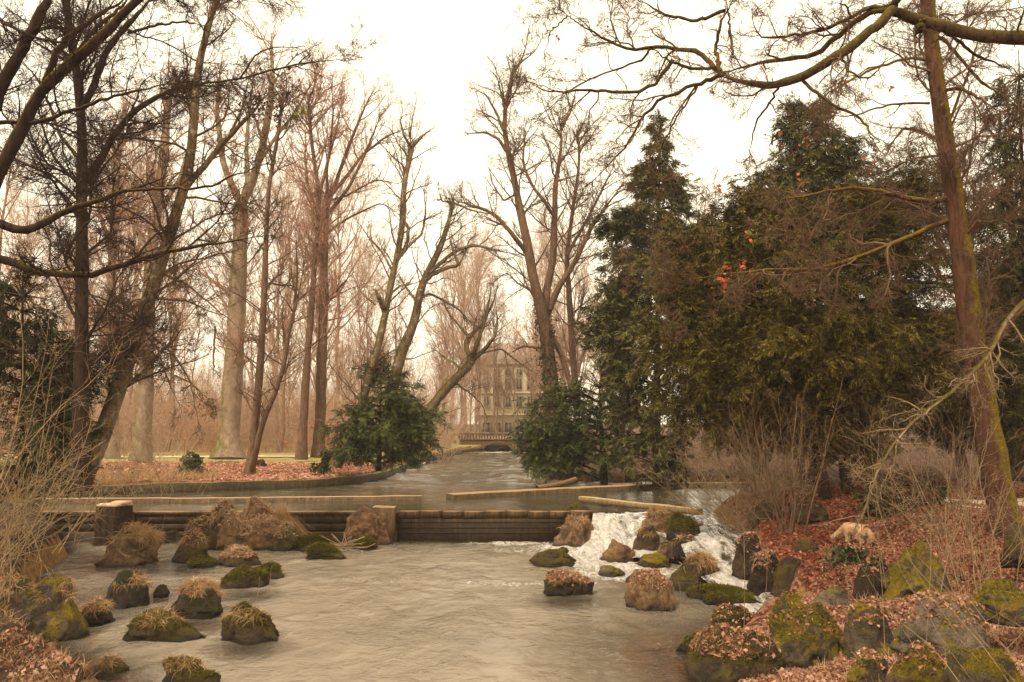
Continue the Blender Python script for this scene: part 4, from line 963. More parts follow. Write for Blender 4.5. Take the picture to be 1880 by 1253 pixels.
def rock(label, x0, x1, top, bot, zb, mat, seed, boxy=.7, taper=.2, grass=0., leaves=0., glen=.3, name='boulder', group='boulders in the stream', dep=.85, gcol='grass_dry', lvl=5, cuts=7, moss=0, lean=0, yc=None):
    rng = np.random.default_rng(seed); f = Gp((x0 + x1) / 2, bot, zb); d = f[1]
    wd = (x1 - x0) * d / FPX; h = max((bot - top) * d / FPX * 1.0, .06); dy = wd * dep
    d2 = d + dy * .42; sc = d2 / d
    if d < 28.2 and d2 + dy * .5 > 28.0: d2 = max(28.0 - dy * .5, d - dy * .1); sc = d2 / d
    if yc: d2 = yc; sc = d2 / d
    h = max(Wp(940, top, d2)[2] - zb, .08)
    V, Fc = ICO[lvl]; V = V.copy()
    V = np.sign(V) * np.abs(V) ** boxy; V /= np.abs(V).max(0)
    for _ in range(cuts + 5):
        nn = norm(rng.normal(size=3)); nn[2] = abs(nn[2]) * .8; c = rng.uniform(.48, .92); e = (V @ nn) - c
        V = V - np.where(e > 0, e, 0)[:, None] * nn[None] * .85
    o = rng.uniform(-50, 50, 3); nrm = norm(V)
    rg = 1 - 2 * np.abs(fbm(V * 1.7 + o, seed + 9, 3)); V = V + nrm * (fbm(V * 1.1 + o, seed, 4) * .27 + rg * .09 + fbm(V * 4.5 + o, seed + 3, 5) * .07)[:, None]
    t = np.clip((V[:, 2] + 1) / 2, 0, 1); V[:, :2] *= (1 - taper * t ** 1.2)[:, None]
    V[:, 0] += lean * t
    V[:, 0] = (V[:, 0] - (V[:, 0].max() + V[:, 0].min()) / 2) / ((V[:, 0].max() - V[:, 0].min()) / 2)
    V[:, 2] /= V[:, 2].max(); V[:, 1] /= np.abs(V[:, 1]).max()
    hz = h * .68; zc = zb + h - hz
    h_corr = 0
    P = V * np.array([wd / 2 * sc, dy / 2, hz]) ; C = np.array([f[0] * sc, d2, zc])
    a = Acc(); a.add(P + C, Fc)
    ob = build(name, a, M[mat], None, True, (C[0], C[1], zb))
    tag(ob, label, 'boulder', group)
    org = np.array([C[0], C[1], zb])
    tri = P[Fc]; fn = np.cross(tri[:, 1] - tri[:, 0], tri[:, 2] - tri[:, 0]); ar = np.linalg.norm(fn, axis=1); fnn = norm(fn); cz = tri.mean(1)
    def pick(n, lim, nz):
        w_ = ar * ((fnn[:, 2] > nz) & (cz[:, 2] > -hz + hz * 2 * lim)); 
        if w_.sum() <= 0: return None
        i = rng.choice(len(ar), n, p=w_ / w_.sum()); r1, r2 = rng.random((2, n, 1)); m = r1 + r2 > 1; r1 = np.where(m, 1 - r1, r1); r2 = np.where(m, 1 - r2, r2)
        return tri[i, 0] + (tri[i, 1] - tri[i, 0]) * r1 + (tri[i, 2] - tri[i, 0]) * r2 + C, fnn[i]
    if grass:
        n = int(1500 * grass * wd * dy + 260 * grass); q = pick(n, .7, .3)
        if q:
            p, nn = q; kp = vnoise(p * 3.5, seed) > -.25; p, nn = p[kp], nn[kp]; n = len(p); g_ = Acc(); out = norm(np.stack([p[:, 0] - C[0], p[:, 1] - C[1], np.zeros(n)], 1))
            ribbons(g_, p, norm(nn * .4 + out * .45 + rng.normal(size=(n, 3)) * .7 + [0, 0, .15]), glen * .8 * rng.uniform(.3, 1.1, n) ** 1.3, .009 * d / 18 + .001, rng, 5, .32, .25)
            build('grass_tuft', g_, M[gcol], ob, False, org)
    if moss:
        n = int(2600 * moss * wd * dy + 200); q = pick(n, .55, .1)
        if q:
            p, nn = q; g_ = Acc(); ribbons(g_, p, norm(nn + rng.normal(size=(n, 3)) * .5), .05 * rng.uniform(.4, 1.3, n) * d / 16, .012 * d / 16, rng, 3, .2)
            build('moss', g_, M['moss_tuft'], ob, False, org)
    if leaves:
        n = int(900 * leaves * wd * dy + 20); q = pick(n, .6, .35)
        if q: g_ = Acc(); leaves_on(g_, q[0] + [0, 0, .015], rng, .055, 1., .012); build('fallen_leaves', g_, M['litter_tan' if x0 < 600 else 'litter_pale'], ob, False, org)
    return ob
# label, x0,x1,top,bottom, z at its foot, material, options
RK = [
 ('dark wet boulder parting the two white streams at their top', 1222, 1292, 945, 992, .55, 'rock_dark', dict(moss=.6, boxy=.6)),
 ('smaller dark stone below the parting boulder', 1236, 1280, 984, 1016, .35, 'rock_dark', dict(grass=.2)),
 ('grassy tan boulder filling the gap behind the sloping mossy one', 335, 400, 948, 1002, .1, 'rock_brown', dict(grass=.6, leaves=1.)),
 ('leaf matted hump between the two tallest mounds', 395, 452, 935, 1005, .1, 'rock_brown', dict(leaves=1.6, grass=.4)),
 ('right shoulder boulder of the leaf covered mound, mossy at its tip', 500, 560, 958, 1012, 0, 'rock_gold', dict(grass=.6, leaves=.6)),
 ('small wet mossy stone between the shaggy and the round boulder', 282, 312, 1072, 1098, 0, 'rock_dark', dict()),
 ('low dark stone at the toe of the sloping mossy boulder', 340, 398, 1022, 1044, 0, 'rock_dark', dict(moss=.6)),
 ('wet dark rock ledge left of the golden mossed boulder', 1300, 1410, 1112, 1172, 0, 'rock_dark', dict(moss=.6, leaves=.5, boxy=.6)),
 ('brown stone half buried at the top of the golden boulder', 1420, 1490, 1096, 1140, .3, 'rock_brown', dict(leaves=.6)),
 ('small golden rock among the roots of the corner shoots', 1560, 1630, 1195, 1250, .6, 'rock_gold', dict(leaves=.5)),
 ('grass capped boulder below the cut stump', 180, 285, 968, 1040, 0, 'rock_brown', dict(grass=1.3, glen=.5, boxy=.8)),
 ('sloping mossy boulder left of the leaf covered mound', 308, 382, 975, 1036, 0, 'rock_moss', dict(taper=.5, grass=.3, lean=.4)),
 ('leaf strewn mossy mound against the left wall', 366, 440, 920, 1010, 0, 'rock_moss', dict(leaves=1.2, grass=.5, taper=.4)),
 ('twiggy mound with a broken stick on its crest', 428, 512, 913, 985, .2, 'rock_brown', dict(leaves=1.4, grass=.4, taper=.5)),
 ('wide leaf covered boulder under the tall straw plume', 410, 545, 947, 1012, 0, 'rock_brown', dict(leaves=2., grass=.6, boxy=.8)),
 ('low boulder matted with pale dead leaves', 395, 484, 1004, 1042, 0, 'rock_moss', dict(leaves=1.6, grass=.4)),
 ('dark mossy slab below the pale matted boulder', 408, 492, 1040, 1083, 0, 'rock_moss', dict(boxy=.6, moss=1)),
 ('flat mossy ledge stretching right of the dark slab', 455, 524, 1035, 1064, 0, 'rock_moss', dict(taper=.1, moss=1)),
 ('shaggy tufted boulder in the shaded left stream', 190, 279, 1048, 1116, 0, 'rock_dark', dict(grass=1.4, glen=.34)),
 ('round boulder wearing a thick dry grass cap', 305, 415, 1068, 1137, 0, 'rock_dark', dict(grass=1.6, boxy=.7, glen=.3)),
 ('long low mossy rock with a straw tuft on its peak', 228, 388, 1120, 1178, 0, 'rock_moss', dict(grass=.35, taper=.5, moss=.8, lean=-.1)),
 ('tall two tiered mossy boulder at the pond edge', 407, 520, 1105, 1182, 0, 'rock_moss', dict(grass=.35, taper=.38, boxy=.7, moss=1)),
 ('rounded mossy boulder at the bottom edge of the pond', 286, 405, 1212, 1275, 0, 'rock_moss', dict(grass=.6, glen=.2, moss=.8)),
 ('big golden moss boulder on the left bank', 14, 158, 1052, 1182, 0, 'rock_gold', dict(grass=.6, taper=.45, glen=.3)),
 ('small dark tufted rock beside the big golden one', 132, 207, 1102, 1150, 0, 'rock_dark', dict(grass=1., glen=.25)),
 ('little mossy rock in front of the left leafy bank', 172, 232, 1205, 1242, 0, 'rock_moss', dict(grass=.8, glen=.2)),
 ('shaded grassy rock behind the big golden boulder', -20, 75, 1058, 1135, .2, 'rock_moss', dict(grass=.8)),
 ('rugged orange brown boulder at the left end of the weir', 632, 718, 928, 994, 0, 'rock_orange', dict(taper=.15, cuts=12, lvl=6, dep=.55, yc=27.3, boxy=.8)),
 ('flat green mossy rock below the driftwood', 565, 642, 998, 1028, 0, 'rock_moss', dict(moss=1.4, taper=.4)),
 ('long green rock left of the driftwood', 532, 620, 984, 1012, 0, 'rock_moss', dict(moss=1.4, taper=.3)),
 ('small mossy rock at the foot of the orange boulder', 646, 696, 987, 1010, 0, 'rock_moss', dict(moss=1.2)),
 ('dark low rock touching the left wall', 536, 602, 962, 982, .1, 'rock_dark', dict()),
 ('dark shaded rock under the left wall by the leafy mound', 290, 340, 972, 995, 0, 'rock_dark', dict()),
 ('smooth green topped boulder at the lip of the cascade', 1031, 1096, 922, 960, .5, 'rock_moss', dict(boxy=.75)),
 ('large brown humped boulder left of the cascade', 1012, 1098, 948, 1006, 0, 'rock_brown', dict(grass=.35, taper=.25, lvl=6)),
 ('flat layered greenish rock at the edge of the foam', 972, 1060, 1006, 1041, 0, 'rock_moss', dict(taper=.25, boxy=.6)),
 ('drum shaped boulder topped with rusty dead grass', 998, 1091, 1050, 1098, 0, 'rock_dark', dict(grass=1.6, boxy=.55, taper=.05, glen=.17, leaves=1.)),
 ('wedge shaped rusty boulder in the middle of the cascade', 1096, 1173, 990, 1028, .05, 'rock_orange', dict(taper=.3)),
 ('grassy dark boulder right of the cascade', 1158, 1213, 965, 1010, .2, 'rock_moss', dict(grass=.4)),
 ('square brown boulder at the top right of the cascade', 1176, 1242, 936, 970, .6, 'rock_brown', dict(boxy=.5, grass=.3)),
 ('low golden rock between the two white streams', 1166, 1229, 1016, 1039, .05, 'rock_gold', dict(taper=.3)),
 ('rough brown rock just above the low golden one', 1203, 1253, 993, 1026, .15, 'rock_brown', dict()),
 ('small grey rock in the foam', 1099, 1148, 1038, 1060, 0, 'rock_grey', dict()),
 ('flat brown slab beside the small grey rock', 1147, 1195, 1045, 1072, 0, 'rock_brown', dict(boxy=.5)),
 ('broad boulder with a matted brown top in the shallow pool', 1149, 1240, 1044, 1122, 0, 'rock_brown', dict(leaves=1., grass=.3, taper=.2, boxy=.7)),
 ('pyramid boulder crowned with a reddish grass tuft', 1228, 1334, 1016, 1082, 0, 'rock_moss', dict(grass=.7, taper=.6, glen=.34)),
 ('long low mossy ridge rock in the right shallows', 1263, 1392, 1078, 1114, 0, 'rock_moss', dict(moss=1., boxy=.6)),
 ('small mossy rock wedged at the pyramid boulder foot', 1238, 1290, 1060, 1088, 0, 'rock_moss', dict()),
 ('submerged looking mossy rock low in the brown shallows', 1316, 1372, 1114, 1131, 0, 'rock_moss', dict()),
 ('dark mossy rock at the tip of the right foreground rocks', 1243, 1308, 1160, 1204, 0, 'rock_dark', dict(moss=1.)),
 ('leaf sprinkled dark boulder at the bottom of the right bank', 1263, 1432, 1152, 1262, 0, 'rock_moss', dict(leaves=1., grass=.35, glen=.2, moss=.8, lvl=6)),
 ('great golden mossed boulder in the right foreground', 1403, 1562, 1092, 1232, .1, 'rock_gold', dict(taper=.35, moss=1., lvl=6, leaves=.25)),
 ('bare grey boulder peeping behind the golden mossed one', 1490, 1560, 1078, 1120, .5, 'rock_grey', dict()),
 ('upright mossy stone among the leaves right of the golden boulder', 1548, 1640, 1100, 1200, .45, 'rock_gold', dict(boxy=.6, leaves=.6)),
 ('peaked grey boulder with yellow moss below the slope', 1612, 1745, 996, 1090, .9, 'rock_gold', dict(taper=.55, lean=.35, lvl=6)),
 ('large lichen spotted grey boulder in the right bank', 1645, 1815, 1086, 1205, .8, 'rock_grey', dict(taper=.35, leaves=.5, lvl=6)),
 ('mossy boulder at the bottom edge among dead leaves', 1632, 1752, 1180, 1275, .8, 'rock_gold', dict(taper=.4, leaves=.4, moss=.8)),
 ('yellow green rock in the bottom right corner', 1745, 1890, 1185, 1290, .95, 'rock_gold', dict(moss=1., boxy=.6)),
 ('mossy ledge at the right edge above the corner rock', 1785, 1900, 1068, 1130, 1.2, 'rock_gold', dict(moss=.6)),
 ('shaded moss stone right edge near the trunk foot', 1838, 1900, 960, 1030, 1.5, 'rock_moss', dict()),
 ('leaf sprinkled upper bank rock above the white rapids', 1342, 1405, 978, 1045, .5, 'rock_dark', dict(leaves=.8, boxy=.6)),
 ('dark bank boulder right beside the white rapids', 1368, 1436, 1010, 1092, .1, 'rock_dark', dict(leaves=.8, boxy=.6, grass=.2)),
 ('mossy bank boulder below the leafy knoll', 1415, 1500, 1022, 1095, .2, 'rock_moss', dict(boxy=.6)),
 ('small capped stone on top of the bank wall rocks', 1455, 1506, 990, 1026, .85, 'rock_moss', dict(boxy=.6)),
 ('tall upright bank rock draped with ivy below the dog', 1498, 1578, 996, 1090, .3, 'rock_brown', dict(boxy=.5, taper=.1, lvl=6)),
 ('shaded overhung rock right of the ivy draped rock', 1570, 1640, 1020, 1095, .6, 'rock_dark', dict(leaves=.5)),
 ('low dark rock where the rapids meet the bank', 1408, 1478, 1080, 1108, 0, 'rock_dark', dict()),
 ('mossy stone at the left foot of the yew', 1375, 1440, 918, 965, 1.1, 'rock_moss', dict()),
 ('rounded mossy stone on the knoll near the yew trunks', 1450, 1520, 905, 950, 1.4, 'rock_moss', dict(leaves=.5)),
]
for i, (lb, x0, x1, tp, bt, zb, mt, kw) in enumerate(RK):
    rock(lb, x0, x1, tp, bt, zb, mt, 200 + i, group='boulders in and beside the stream', **kw)
# ivy on the upright bank rock
rng = np.random.default_rng(5); a = Acc(); n = 900
pts = np.stack([Gp(1540, 1088, .3)] * n); c = Gp(1540, 1088, .3)
q = np.stack([c[0] + rng.normal(size=n) * .32 + .25, np.full(n, c[1] - .06) + rng.uniform(-.1, .1, n), rng.uniform(.35, 1.25, n)], 1)
leaves_on(a, q, rng, .085, 1.8, .03)
tag(build('ivy_plant', a, M['ivy'], None, False, tuple(c)), 'dark ivy trailing down the upright bank rock', 'ivy')

# ------------------------------------------------------------------ stump, driftwood, straw plume
c = Gp(222, 975, 0); d = 27.45; s = d / FPX; a = Acc(); K = 18; 
cx_, cy_ = xat(221, d), d; zt = Wp(221, 928, d)[2]
n = 40; an = np.linspace(0, 2 * np.pi, n, endpoint=False); V = []
for k in range(K):
    t = k / (K - 1); rr = (.60 - .06 * t + .12 * max(0, .25 - t) * 2) * (1 + .09 * np.sin(5 * an + 1) + .05 * np.sin(11 * an + k * .1)) + .02 * vnoise(np.stack([an * 3, an * 0 + k * .5, an * 0], 1), 3)
    V.append(np.stack([cx_ + rr * np.cos(an), cy_ + rr * np.sin(an) * .8, np.full(n, -.2 + (zt + .2) * t)], 1))
i = np.arange(K * n).reshape(K, n); Fq = np.stack([i[:-1], np.roll(i[:-1], -1, 1), np.roll(i[1:], -1, 1), i[1:]], -1).reshape(-1, 4)
a.add(np.concatenate(V), Fq)
st = build('tree_stump', a, M['bark_dark'], None, True, (cx_, cy_, 0)); tag(st, 'sawn tree stump with a pale stepped top standing at the left wall', 'stump')
b = Acc(); top = V[-1] * 1.; top[:, 2] += .004; cen = top.mean(0)
b.add(np.concatenate([top, top + [0, 0, .045], [cen + [0, 0, .045]]]), np.stack([np.arange(n), np.roll(np.arange(n), -1), n + np.roll(np.arange(n), -1), n + np.arange(n)], 1))
b.add(np.concatenate([top + [0, 0, .0451], [cen + [0, 0, .05]]]), np.stack([np.arange(n), np.roll(np.arange(n), -1), np.full(n, n)], 1))
b.box((cx_ + .27, cy_ - .05, zt + .09), (.5, .5, .1), .1); build('cut_top', b, M['cut_wood'], st, False, (cx_, cy_, 0))

rng = np.random.default_rng(71); a = Acc(); c0 = Gp(630, 1004, .12); n = 26
P = np.zeros((n, 5, 3)); P[:, 0] = c0 + rng.normal(size=(n, 3)) * [.22, .15, .04]; dd = norm(rng.normal(size=(n, 3)) * [1, .5, .6]); dd[:, 2] = abs(dd[:, 2]) * .6
for k in range(1, 5): dd = norm(dd + rng.normal(size=(n, 3)) * .15); P[:, k] = P[:, k - 1] + dd * rng.uniform(.1, .25, n)[:, None]
tubes(a, P, np.full((n, 5), .014), 4); tag(build('driftwood', a, M['twig_pale'], None, True, tuple(c0)), 'heap of pale broken driftwood sticks caught on the green rocks', 'driftwood')
a = Acc(); c0 = Gp(505, 1000, .0); n = 900; base = c0 + np.array([0.35, .5, .25]) + rng.normal(size=(n, 3)) * [.28, .1, .1]; tip = Wp(513, 925, c0[1] + .5)
L = rng.uniform(.5, 1.15, n); ribbons(a, base, norm((tip - base) + rng.normal(size=(n, 3)) * .08), L, .012, rng, 5, .0, .03)
tag(build('grass_plume', a, M['grass_dry'], None, False, tuple(c0)), 'tall upright plume of straw grass on the left mound', 'grass clump')
a = Acc(); p0 = Wp(450, 950, 27.2); p1 = Wp(461, 915, 27.2); tubes(a, resample([p0, p1], 5)[None], np.array([[.07, .07, .06, .06, .05]]), 6)
tag(build('broken_stake', a, M['wood'], None, False, tuple(p0)), 'broken wooden stake poking from the twiggy mound', 'stake')
a = Acc(); P = resample([Gp(985, 896, 1.15), Gp(1030, 890, 1.2), Gp(1056, 882, 1.3)], 10); tubes(a, P[None], np.linspace(.1, .16, 10)[None], 8)
tag(build('driftwood_log', a, M['wood'], None, True, tuple(P[0])), 'pale curved log lying on the bank under the dark yew', 'log')

# roots and a second little stump on the island
a = Acc(); c0 = Gp(478, 862, 1.3); d = c0[1]
V, Fc = ICO[4]; V = V * (1 + .2 * fbm(V * 2, 5, 3))[:, None] * [.32, .3, .42]; a.add(V + c0 + [0, 0, .15], Fc)
tag(build('old_stump', a, M['bark_dark'], None, True, tuple(c0)), 'dark rotten stump behind the twin stemmed tree', 'stump')

# ------------------------------------------------------------------ leaf litter and grass on the banks
rng = np.random.default_rng(77)
def scatter(poly, n, mat, name, label, size, cond=None, tilt=.95, noise=None, cat='leaves'):
    P = np.array(poly); x = rng.uniform(P[:, 0].min(), P[:, 0].max(), n); y = rng.uniform(P[:, 1].min(), P[:, 1].max(), n)
    k = sd_poly(x, y, poly) < 0; x, y = x[k], y[k]; z, s1_, s2_, _ = gz(x, y, True); k = (np.minimum(s1_, s2_) > .25)
    if noise is not None: k &= vnoise(np.stack([x, y, x * 0], 1) * .9, 6) > noise
    x, y, z = x[k], y[k], z[k]; a = Acc(); leaves_on(a, np.stack([x, y, z + .02], 1), rng, size, tilt, .012)
    tag(build(name, a, M[mat]), label, cat, kind='stuff')
scatter([(2, 8), (16, 8), (20, 20), (16, 24), (9, 22), (6, 17), (3.5, 14)], 280000, 'litter_pale', 'fallen_leaves', 'pale fallen leaves carpeting the right foreground bank', .06)
scatter([(5.5, 16), (14, 15), (20, 22), (16, 30), (8, 29), (6, 24)], 150000, 'litter', 'fallen_leaves', 'rusty fallen leaves around the dog and yew', .07)
scatter([(-16, 7), (-4, 7), (-5, 13), (-9, 18), (-16, 22)], 34000, 'litter_pale', 'fallen_leaves', 'fallen leaves on the left bank', .07, noise=-.1)
scatter([(-22, 34), (0, 34), (-1, 45), (-3, 52), (-26, 51)], 90000, 'litter_island_sunlit', 'fallen_leaves', 'pink brown leaf litter on the island', .13)
def grassfield(poly, n, L, label, noise, mat='grass_dry', wd=.01):
    P = np.array(poly); x = rng.uniform(P[:, 0].min(), P[:, 0].max(), n); y = rng.uniform(P[:, 1].min(), P[:, 1].max(), n)
    k = sd_poly(x, y, poly) < 0; x, y = x[k], y[k]; z, s1_, s2_, _ = gz(x, y, True); k = (np.minimum(s1_, s2_) > .1) & (vnoise(np.stack([x, y, x * 0], 1) * 1.2, 8) > noise)
    p = np.stack([x, y, z], 1)[k]; m = len(p); a = Acc()
    ribbons(a, p, norm(rng.normal(size=(m, 3)) * .5 + [.1, 0, 1]), L * rng.uniform(.4, 1.3, m), wd, rng, 4, .22)
    tag(build('dry_grass', a, M[mat]), label, 'grass', kind='stuff')
grassfield([(-16, 7), (-4, 7), (-5.4, 13), (-9, 18), (-14, 24), (-18, 22)], 45000, .2, 'matted straw grass along the left bank', -.5)
grassfield([(-14, 11), (-8, 12), (-10, 18), (-16, 24)], 30000, .16, 'greenish moss grass on the left bank slope', -.1, 'moss_tuft')
grassfield([(2, 8), (10, 8), (12, 18), (6, 18)], 14000, .22, 'thin straw among the right bank leaves', .1)
grassfield([(-22, 33.5), (-13.5, 33.5), (-14, 40), (-24, 40)], 14000, .55, 'pale straw grass overhanging the far left bank', -.3, wd=.02)
# a few tall dry weed stalks
P = []; 
for px, py, h, z, dx in ((1175 + 190, 1190, 230, 0, 0), (1400, 1150, 150, .2, 10), (1195 + 430, 1215, 240, .7, -15), (1700, 1190, 260, .9, 10), (1560, 1160, 130, .5, -8), (1462, 1215, 90, .2, 20), (1250, 1130, 60, 0, -4), (470, 1105, 45, .3, 6), (490, 1090, 50, .2, 8), (655, 1000, 45, 0, -5), (285, 1010, 70, .4, 20)):
    c0 = Gp(px, py, z); top = Wp(px + dx, py - h, c0[1]); P.append(resample([c0, (c0 + top) / 2 + [.03, 0, 0], top], 7))
P = np.stack(P); rng = np.random.default_rng(6); root_l = Acc(); Rr = np.full(P.shape[:2], .006) * np.linspace(1, .5, 7)
tubes(root_l, P, Rr, 4); c1, r1 = kids(P, Rr, 6, rng, .5, 1, (25, 50), .18, 4, .1, .1, .6, .3, .05, .003); tubes(root_l, c1, r1, 3)
tag(build('weed_stalks', root_l, M['twig_pale'], None, True), 'sparse dry weed stalks sticking up from the banks', 'weeds', kind='stuff')

# seed bunches and mistletoe in the left crowns
rng = np.random.default_rng(8)
for px, py, lb in ((556, 205, 'upper yellow green mistletoe ball in the bare crown'), (543, 216, 'lower yellow green mistletoe ball beside the seed cluster')):
    a = Acc(); c0 = Wp(px, py, 42); n = 200; ribbons(a, np.repeat(c0[None], n, 0), norm(rng.normal(size=(n, 3))), rng.uniform(.15, .32, n), .03, rng, 3, .0)
    tag(build('mistletoe', a, M['mistletoe'], None, False, tuple(c0)), lb, 'mistletoe')

# ------------------------------------------------------------------ far bridge and building
BD = 88.; s = BD / FPX
a = Acc(); bx0, bx1 = xat(845, BD), xat(1030, BD); zt = Wp(0, 808, BD)[2]; ax, ar_ = xat(914, BD), 26 * s; zs = Wp(0, 829, BD)[2]
an = np.linspace(np.pi, 0, 15); arc = [(ax + ar_ * math.cos(t), zs + ar_ * .62 * math.sin(t)) for t in an]
for y in (BD - 1.2, BD + 13):
    for (p, q) in zip(arc[:-1], arc[1:]): a.add([(p[0], y, p[1]), (q[0], y, q[1]), (q[0], y, zt), (p[0], y, zt)], [[0, 1, 2, 3]])
    for xa, xb in ((bx0, arc[0][0]), (arc[-1][0], bx1)): a.add([(xa, y, zs - 1), (xb, y, zs - 1), (xb, y, zt), (xa, y, zt)], [[0, 1, 2, 3]])
for (p, q) in zip(arc[:-1], arc[1:]): a.add([(p[0], BD - 1.2, p[1]), (q[0], BD - 1.2, q[1]), (q[0], BD + 13, q[1]), (p[0], BD + 13, p[1])], [[0, 1, 2, 3]])  # vault lengthened out of view to make the arch opening dark
a.box(((bx0 + bx1) / 2, BD + 5.9, zt + .06), (bx1 - bx0, 14.4, .14))
br = build('stone_bridge', a, M['bridge'], None); tag(br, 'small arched stone bridge closing the far end of the channel', 'bridge')
b = Acc(); zr = zt + .13
for x in np.arange(bx0, bx1, .3): b.box((x, BD - 1.15, zr + .25), (.12, .12, .5))
b.box(((bx0 + bx1) / 2, BD - 1.15, zr + .55), (bx1 - bx0, .26, .1)); build('balustrade', b, M['bridge'], br)
b = Acc()
for (p, q) in zip(arc[:-1], arc[1:]):
    m0 = (ax + (p[0] - ax) * 1.22, zs + (p[1] - zs) * 1.22); m1 = (ax + (q[0] - ax) * 1.22, zs + (q[1] - zs) * 1.22)
    b.add([(p[0], BD - 1.26, p[1]), (q[0], BD - 1.26, q[1]), (m1[0], BD - 1.26, m1[1]), (m0[0], BD - 1.26, m0[1])], [[0, 1, 2, 3]])
build('arch_ring', b, M['coping'], br)

HD = 125.; s = HD / FPX; x0, x1 = xat(880, HD), xat(1040, HD); z0 = 1.5; z1 = Wp(0, 672, HD)[2]; rf = Wp(0, 628, HD)[2]
hb = empty('town_building', ((x0 + x1) / 2, HD, z0), 'tall cream apartment building with rows of windows beyond the bridge', 'building')
a = Acc(); a.box(((x0 + x1) / 2, HD + 6, (z0 + z1) / 2), (x1 - x0, 12, z1 - z0)); 
for py in (800 - 38, 722, 668): a.box(((x0 + x1) / 2, HD - .06, Wp(0, py, HD)[2]), (x1 - x0 + .3, .3, .28))
o_ = (( x0 + x1) / 2, HD, z0); build('wall', a, M['facade'], hb, False, o_)
a = Acc(); v = [(x0 - .4, HD - .4, z1 + .15), (x1 + .4, HD - .4, z1 + .15), (x1 + .4, HD + 12.4, z1 + .15), (x0 - .4, HD + 12.4, z1 + .15), (x0 + 1.6, HD + 2.2, rf), (x1 - 1.6, HD + 2.2, rf), (x1 - 1.6, HD + 10, rf), (x0 + 1.6, HD + 10, rf)]
a.add(v, [[0, 1, 5, 4], [1, 2, 6, 5], [2, 3, 7, 6], [3, 0, 4, 7], [4, 5, 6, 7], [3, 2, 1, 0]]); build('roof', a, M['roof'], hb, False, o_)
cols = np.arange(893, 1036, 20); rows = [(795, 776, 7), (748, 728, 5), (716, 695, 5), (690, 678, 5)]
for (yb, yt, hw) in rows:
    for cxp in cols:
        fr = Acc(); xa, xb = xat(cxp - hw, HD), xat(cxp + hw, HD); za, zb_ = Wp(0, yb, HD)[2], Wp(0, yt, HD)[2]; t_ = .12
        for bb in (((xa + xb) / 2, za, xb - xa + t_, t_), ((xa + xb) / 2, zb_, xb - xa + t_, t_)): fr.box((bb[0], HD - .1, bb[1]), (bb[2], .2, bb[3]))
        for xx in (xa, (xa + xb) / 2, xb): fr.box((xx, HD - .1, (za + zb_) / 2), (t_ * .8, .19, zb_ - za - t_))
        w_ = build('window', fr, M['frame'], hb, False, o_)
        pn = Acc(); pn.box(((xa + xb) / 2, HD - .02, (za + zb_) / 2), (xb - xa, .06, zb_ - za)); build('pane', pn, M['pane'], w_, False, o_)

# ------------------------------------------------------------------ dog
def furmat():
    m = MT('cream_fur'); n = m.noise(m.coord('Object', (1, 1, 1)), 28, 5, .7); b = m.noise(m.coord('Object'), 5, 2)
    c = m.ramp(m.math('ADD', m.math('MULTIPLY', n, .4), m.math('MULTIPLY', b, .6)), [(.35, lin((150, 108, 74))), (.6, lin((214, 178, 138)))])
    return m.done(m.pbsdf(c, .95, .1, m.bump(n, .8, .02)))
M['coat'] = leafmat('coat_hair', [lin((150, 112, 78)), lin((200, 164, 124)), lin((232, 206, 172))], 4, .8, .1); M['fur'] = furmat(); M['nose'] = flat('dog_nose', lin((20, 16, 14)))
def skin_mesh(name, nodes, edges, mat, parent=None, root=0, sub=2):
    me = bpy.data.meshes.new(name); me.from_pydata([n[0] for n in nodes], edges, []); ob = link(bpy.data.objects.new(name, me))
    md = ob.modifiers.new('s', 'SKIN'); md.use_smooth_shade = True
    for v, n in zip(me.skin_vertices[0].data, nodes):
        r = n[1]; v.radius = r if isinstance(r, tuple) else (r, r)
    me.skin_vertices[0].data[root].use_root = True
    ss = ob.modifiers.new('u', 'SUBSURF'); ss.levels = sub; ss.render_levels = sub
    dg = bpy.context.evaluated_depsgraph_get(); nm = bpy.data.meshes.new_from_object(ob.evaluated_get(dg)); ob.modifiers.clear(); ob.data = nm
    nm.materials.clear(); nm.materials.append(mat)
    if parent: ob.parent = parent
    return ob
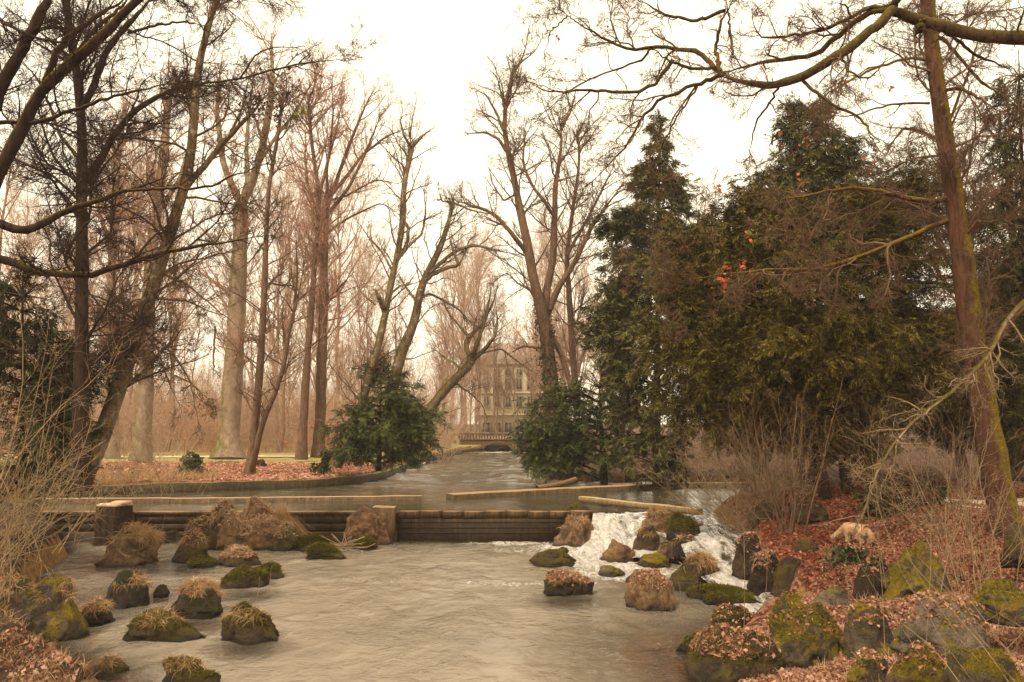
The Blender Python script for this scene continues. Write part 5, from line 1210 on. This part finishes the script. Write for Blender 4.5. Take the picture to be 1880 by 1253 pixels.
# x forward, z up; a retriever sized dog with its head lowered to sniff
nd = [((0, 0, .46), .155), ((.17, 0, .45), .155), ((.34, 0, .455), .165), ((.45, 0, .45), .145), ((.57, 0, .40), .11), ((.68, 0, .29), .085), ((.82, 0, .20), .075), ((.91, 0, .14), .042), ((.96, 0, .115), .032),
      ((-.12, 0, .45), .12), ((-.2, 0, .45), .05), ((-.27, 0, .38), .065), ((-.31, 0, .27), .07), ((-.31, 0, .17), .035)]
ed = [(0, 1), (1, 2), (2, 3), (3, 4), (4, 5), (5, 6), (6, 7), (7, 8), (0, 9), (9, 10), (10, 11), (11, 12), (12, 13)]
for sy, fx in ((1, .03), (-1, -.05)):
    b = len(nd); nd += [((-.07, sy * .085, .38), .115), ((.02 + fx, sy * .095, .27), .08), ((-.10 + fx, sy * .09, .16), .045), ((-.08 + fx, sy * .09, .05), .034), ((-.02 + fx, sy * .09, .018), .03)]
    ed += [(9, b), (b, b + 1), (b + 1, b + 2), (b + 2, b + 3), (b + 3, b + 4)]
    b = len(nd); nd += [((.40, sy * .085, .36), .085), ((.40 - fx, sy * .085, .22), .052), ((.41 - fx, sy * .085, .06), .036), ((.45 - fx, sy * .085, .018), .03)]
    ed += [(2, b), (b, b + 1), (b + 1, b + 2), (b + 2, b + 3)]
dog = skin_mesh('dog', nd, ed, M['fur'], None, 0)
for sy in (1, -1): skin_mesh('ear', [((.775, sy * .055, .255), .022), ((.77, sy * .085, .20), .03), ((.79, sy * .09, .15), .016)], [(0, 1), (1, 2)], M['fur'], dog, 0)
skin_mesh('nose', [((.975, 0, .118), .017), ((.985, 0, .112), .014)], [(0, 1)], M['nose'], dog, 0)
for sy in (1, -1): skin_mesh('eye', [((.865, sy * .045, .205), .009), ((.868, sy * .049, .204), .008)], [(0, 1)], M['nose'], dog, 0)
fa = Acc(); vv = np.array([v.co[:] for v in dog.data.vertices]); vn = np.array([v.normal[:] for v in dog.data.vertices]); kk = vv[:, 2] > .1
vv, vn = vv[kk], vn[kk]; ii = rng.integers(0, len(vv), 9000); pf = vv[ii] + rng.normal(size=(9000, 3)) * .008
ribbons(fa, pf, norm(vn[ii] * .55 + [-.8, 0, -.35] + rng.normal(size=(9000, 3)) * .25), rng.uniform(.02, .06, 9000), .007, rng, 3, .2); build('coat', fa, M['coat'], dog)
dp = Gp(1582, 1000, 1.05); dog.location = (dp[0], dp[1], float(gz(dp[0], dp[1])) ); dog.rotation_euler = (0, 0, R_(180 - 58)); dog.scale = (.88,) * 3
print('dog ground', dp, float(gz(dp[0], dp[1])))
tag(dog, 'cream dog seen from behind, nosing the leaves with its head down', 'dog')

# ------------------------------------------------------------------ haze
hz = bpy.data.meshes.new('haze'); a = Acc(); a.box((0, 70, 16), (260, 240, 36)); 
mh = bpy.data.materials.new('haze'); mh.use_nodes = True; nt = mh.node_tree; nt.nodes.clear()
o = nt.nodes.new('ShaderNodeOutputMaterial'); pv = nt.nodes.new('ShaderNodeVolumePrincipled'); pv.inputs['Color'].default_value = (.97, .90, .84, 1); pv.inputs['Density'].default_value = .0006
pv.inputs['Anisotropy'].default_value = .2
nt.links.new(pv.outputs[0], o.inputs['Volume'])
tag(build('haze', a, mh), kind='stuff')
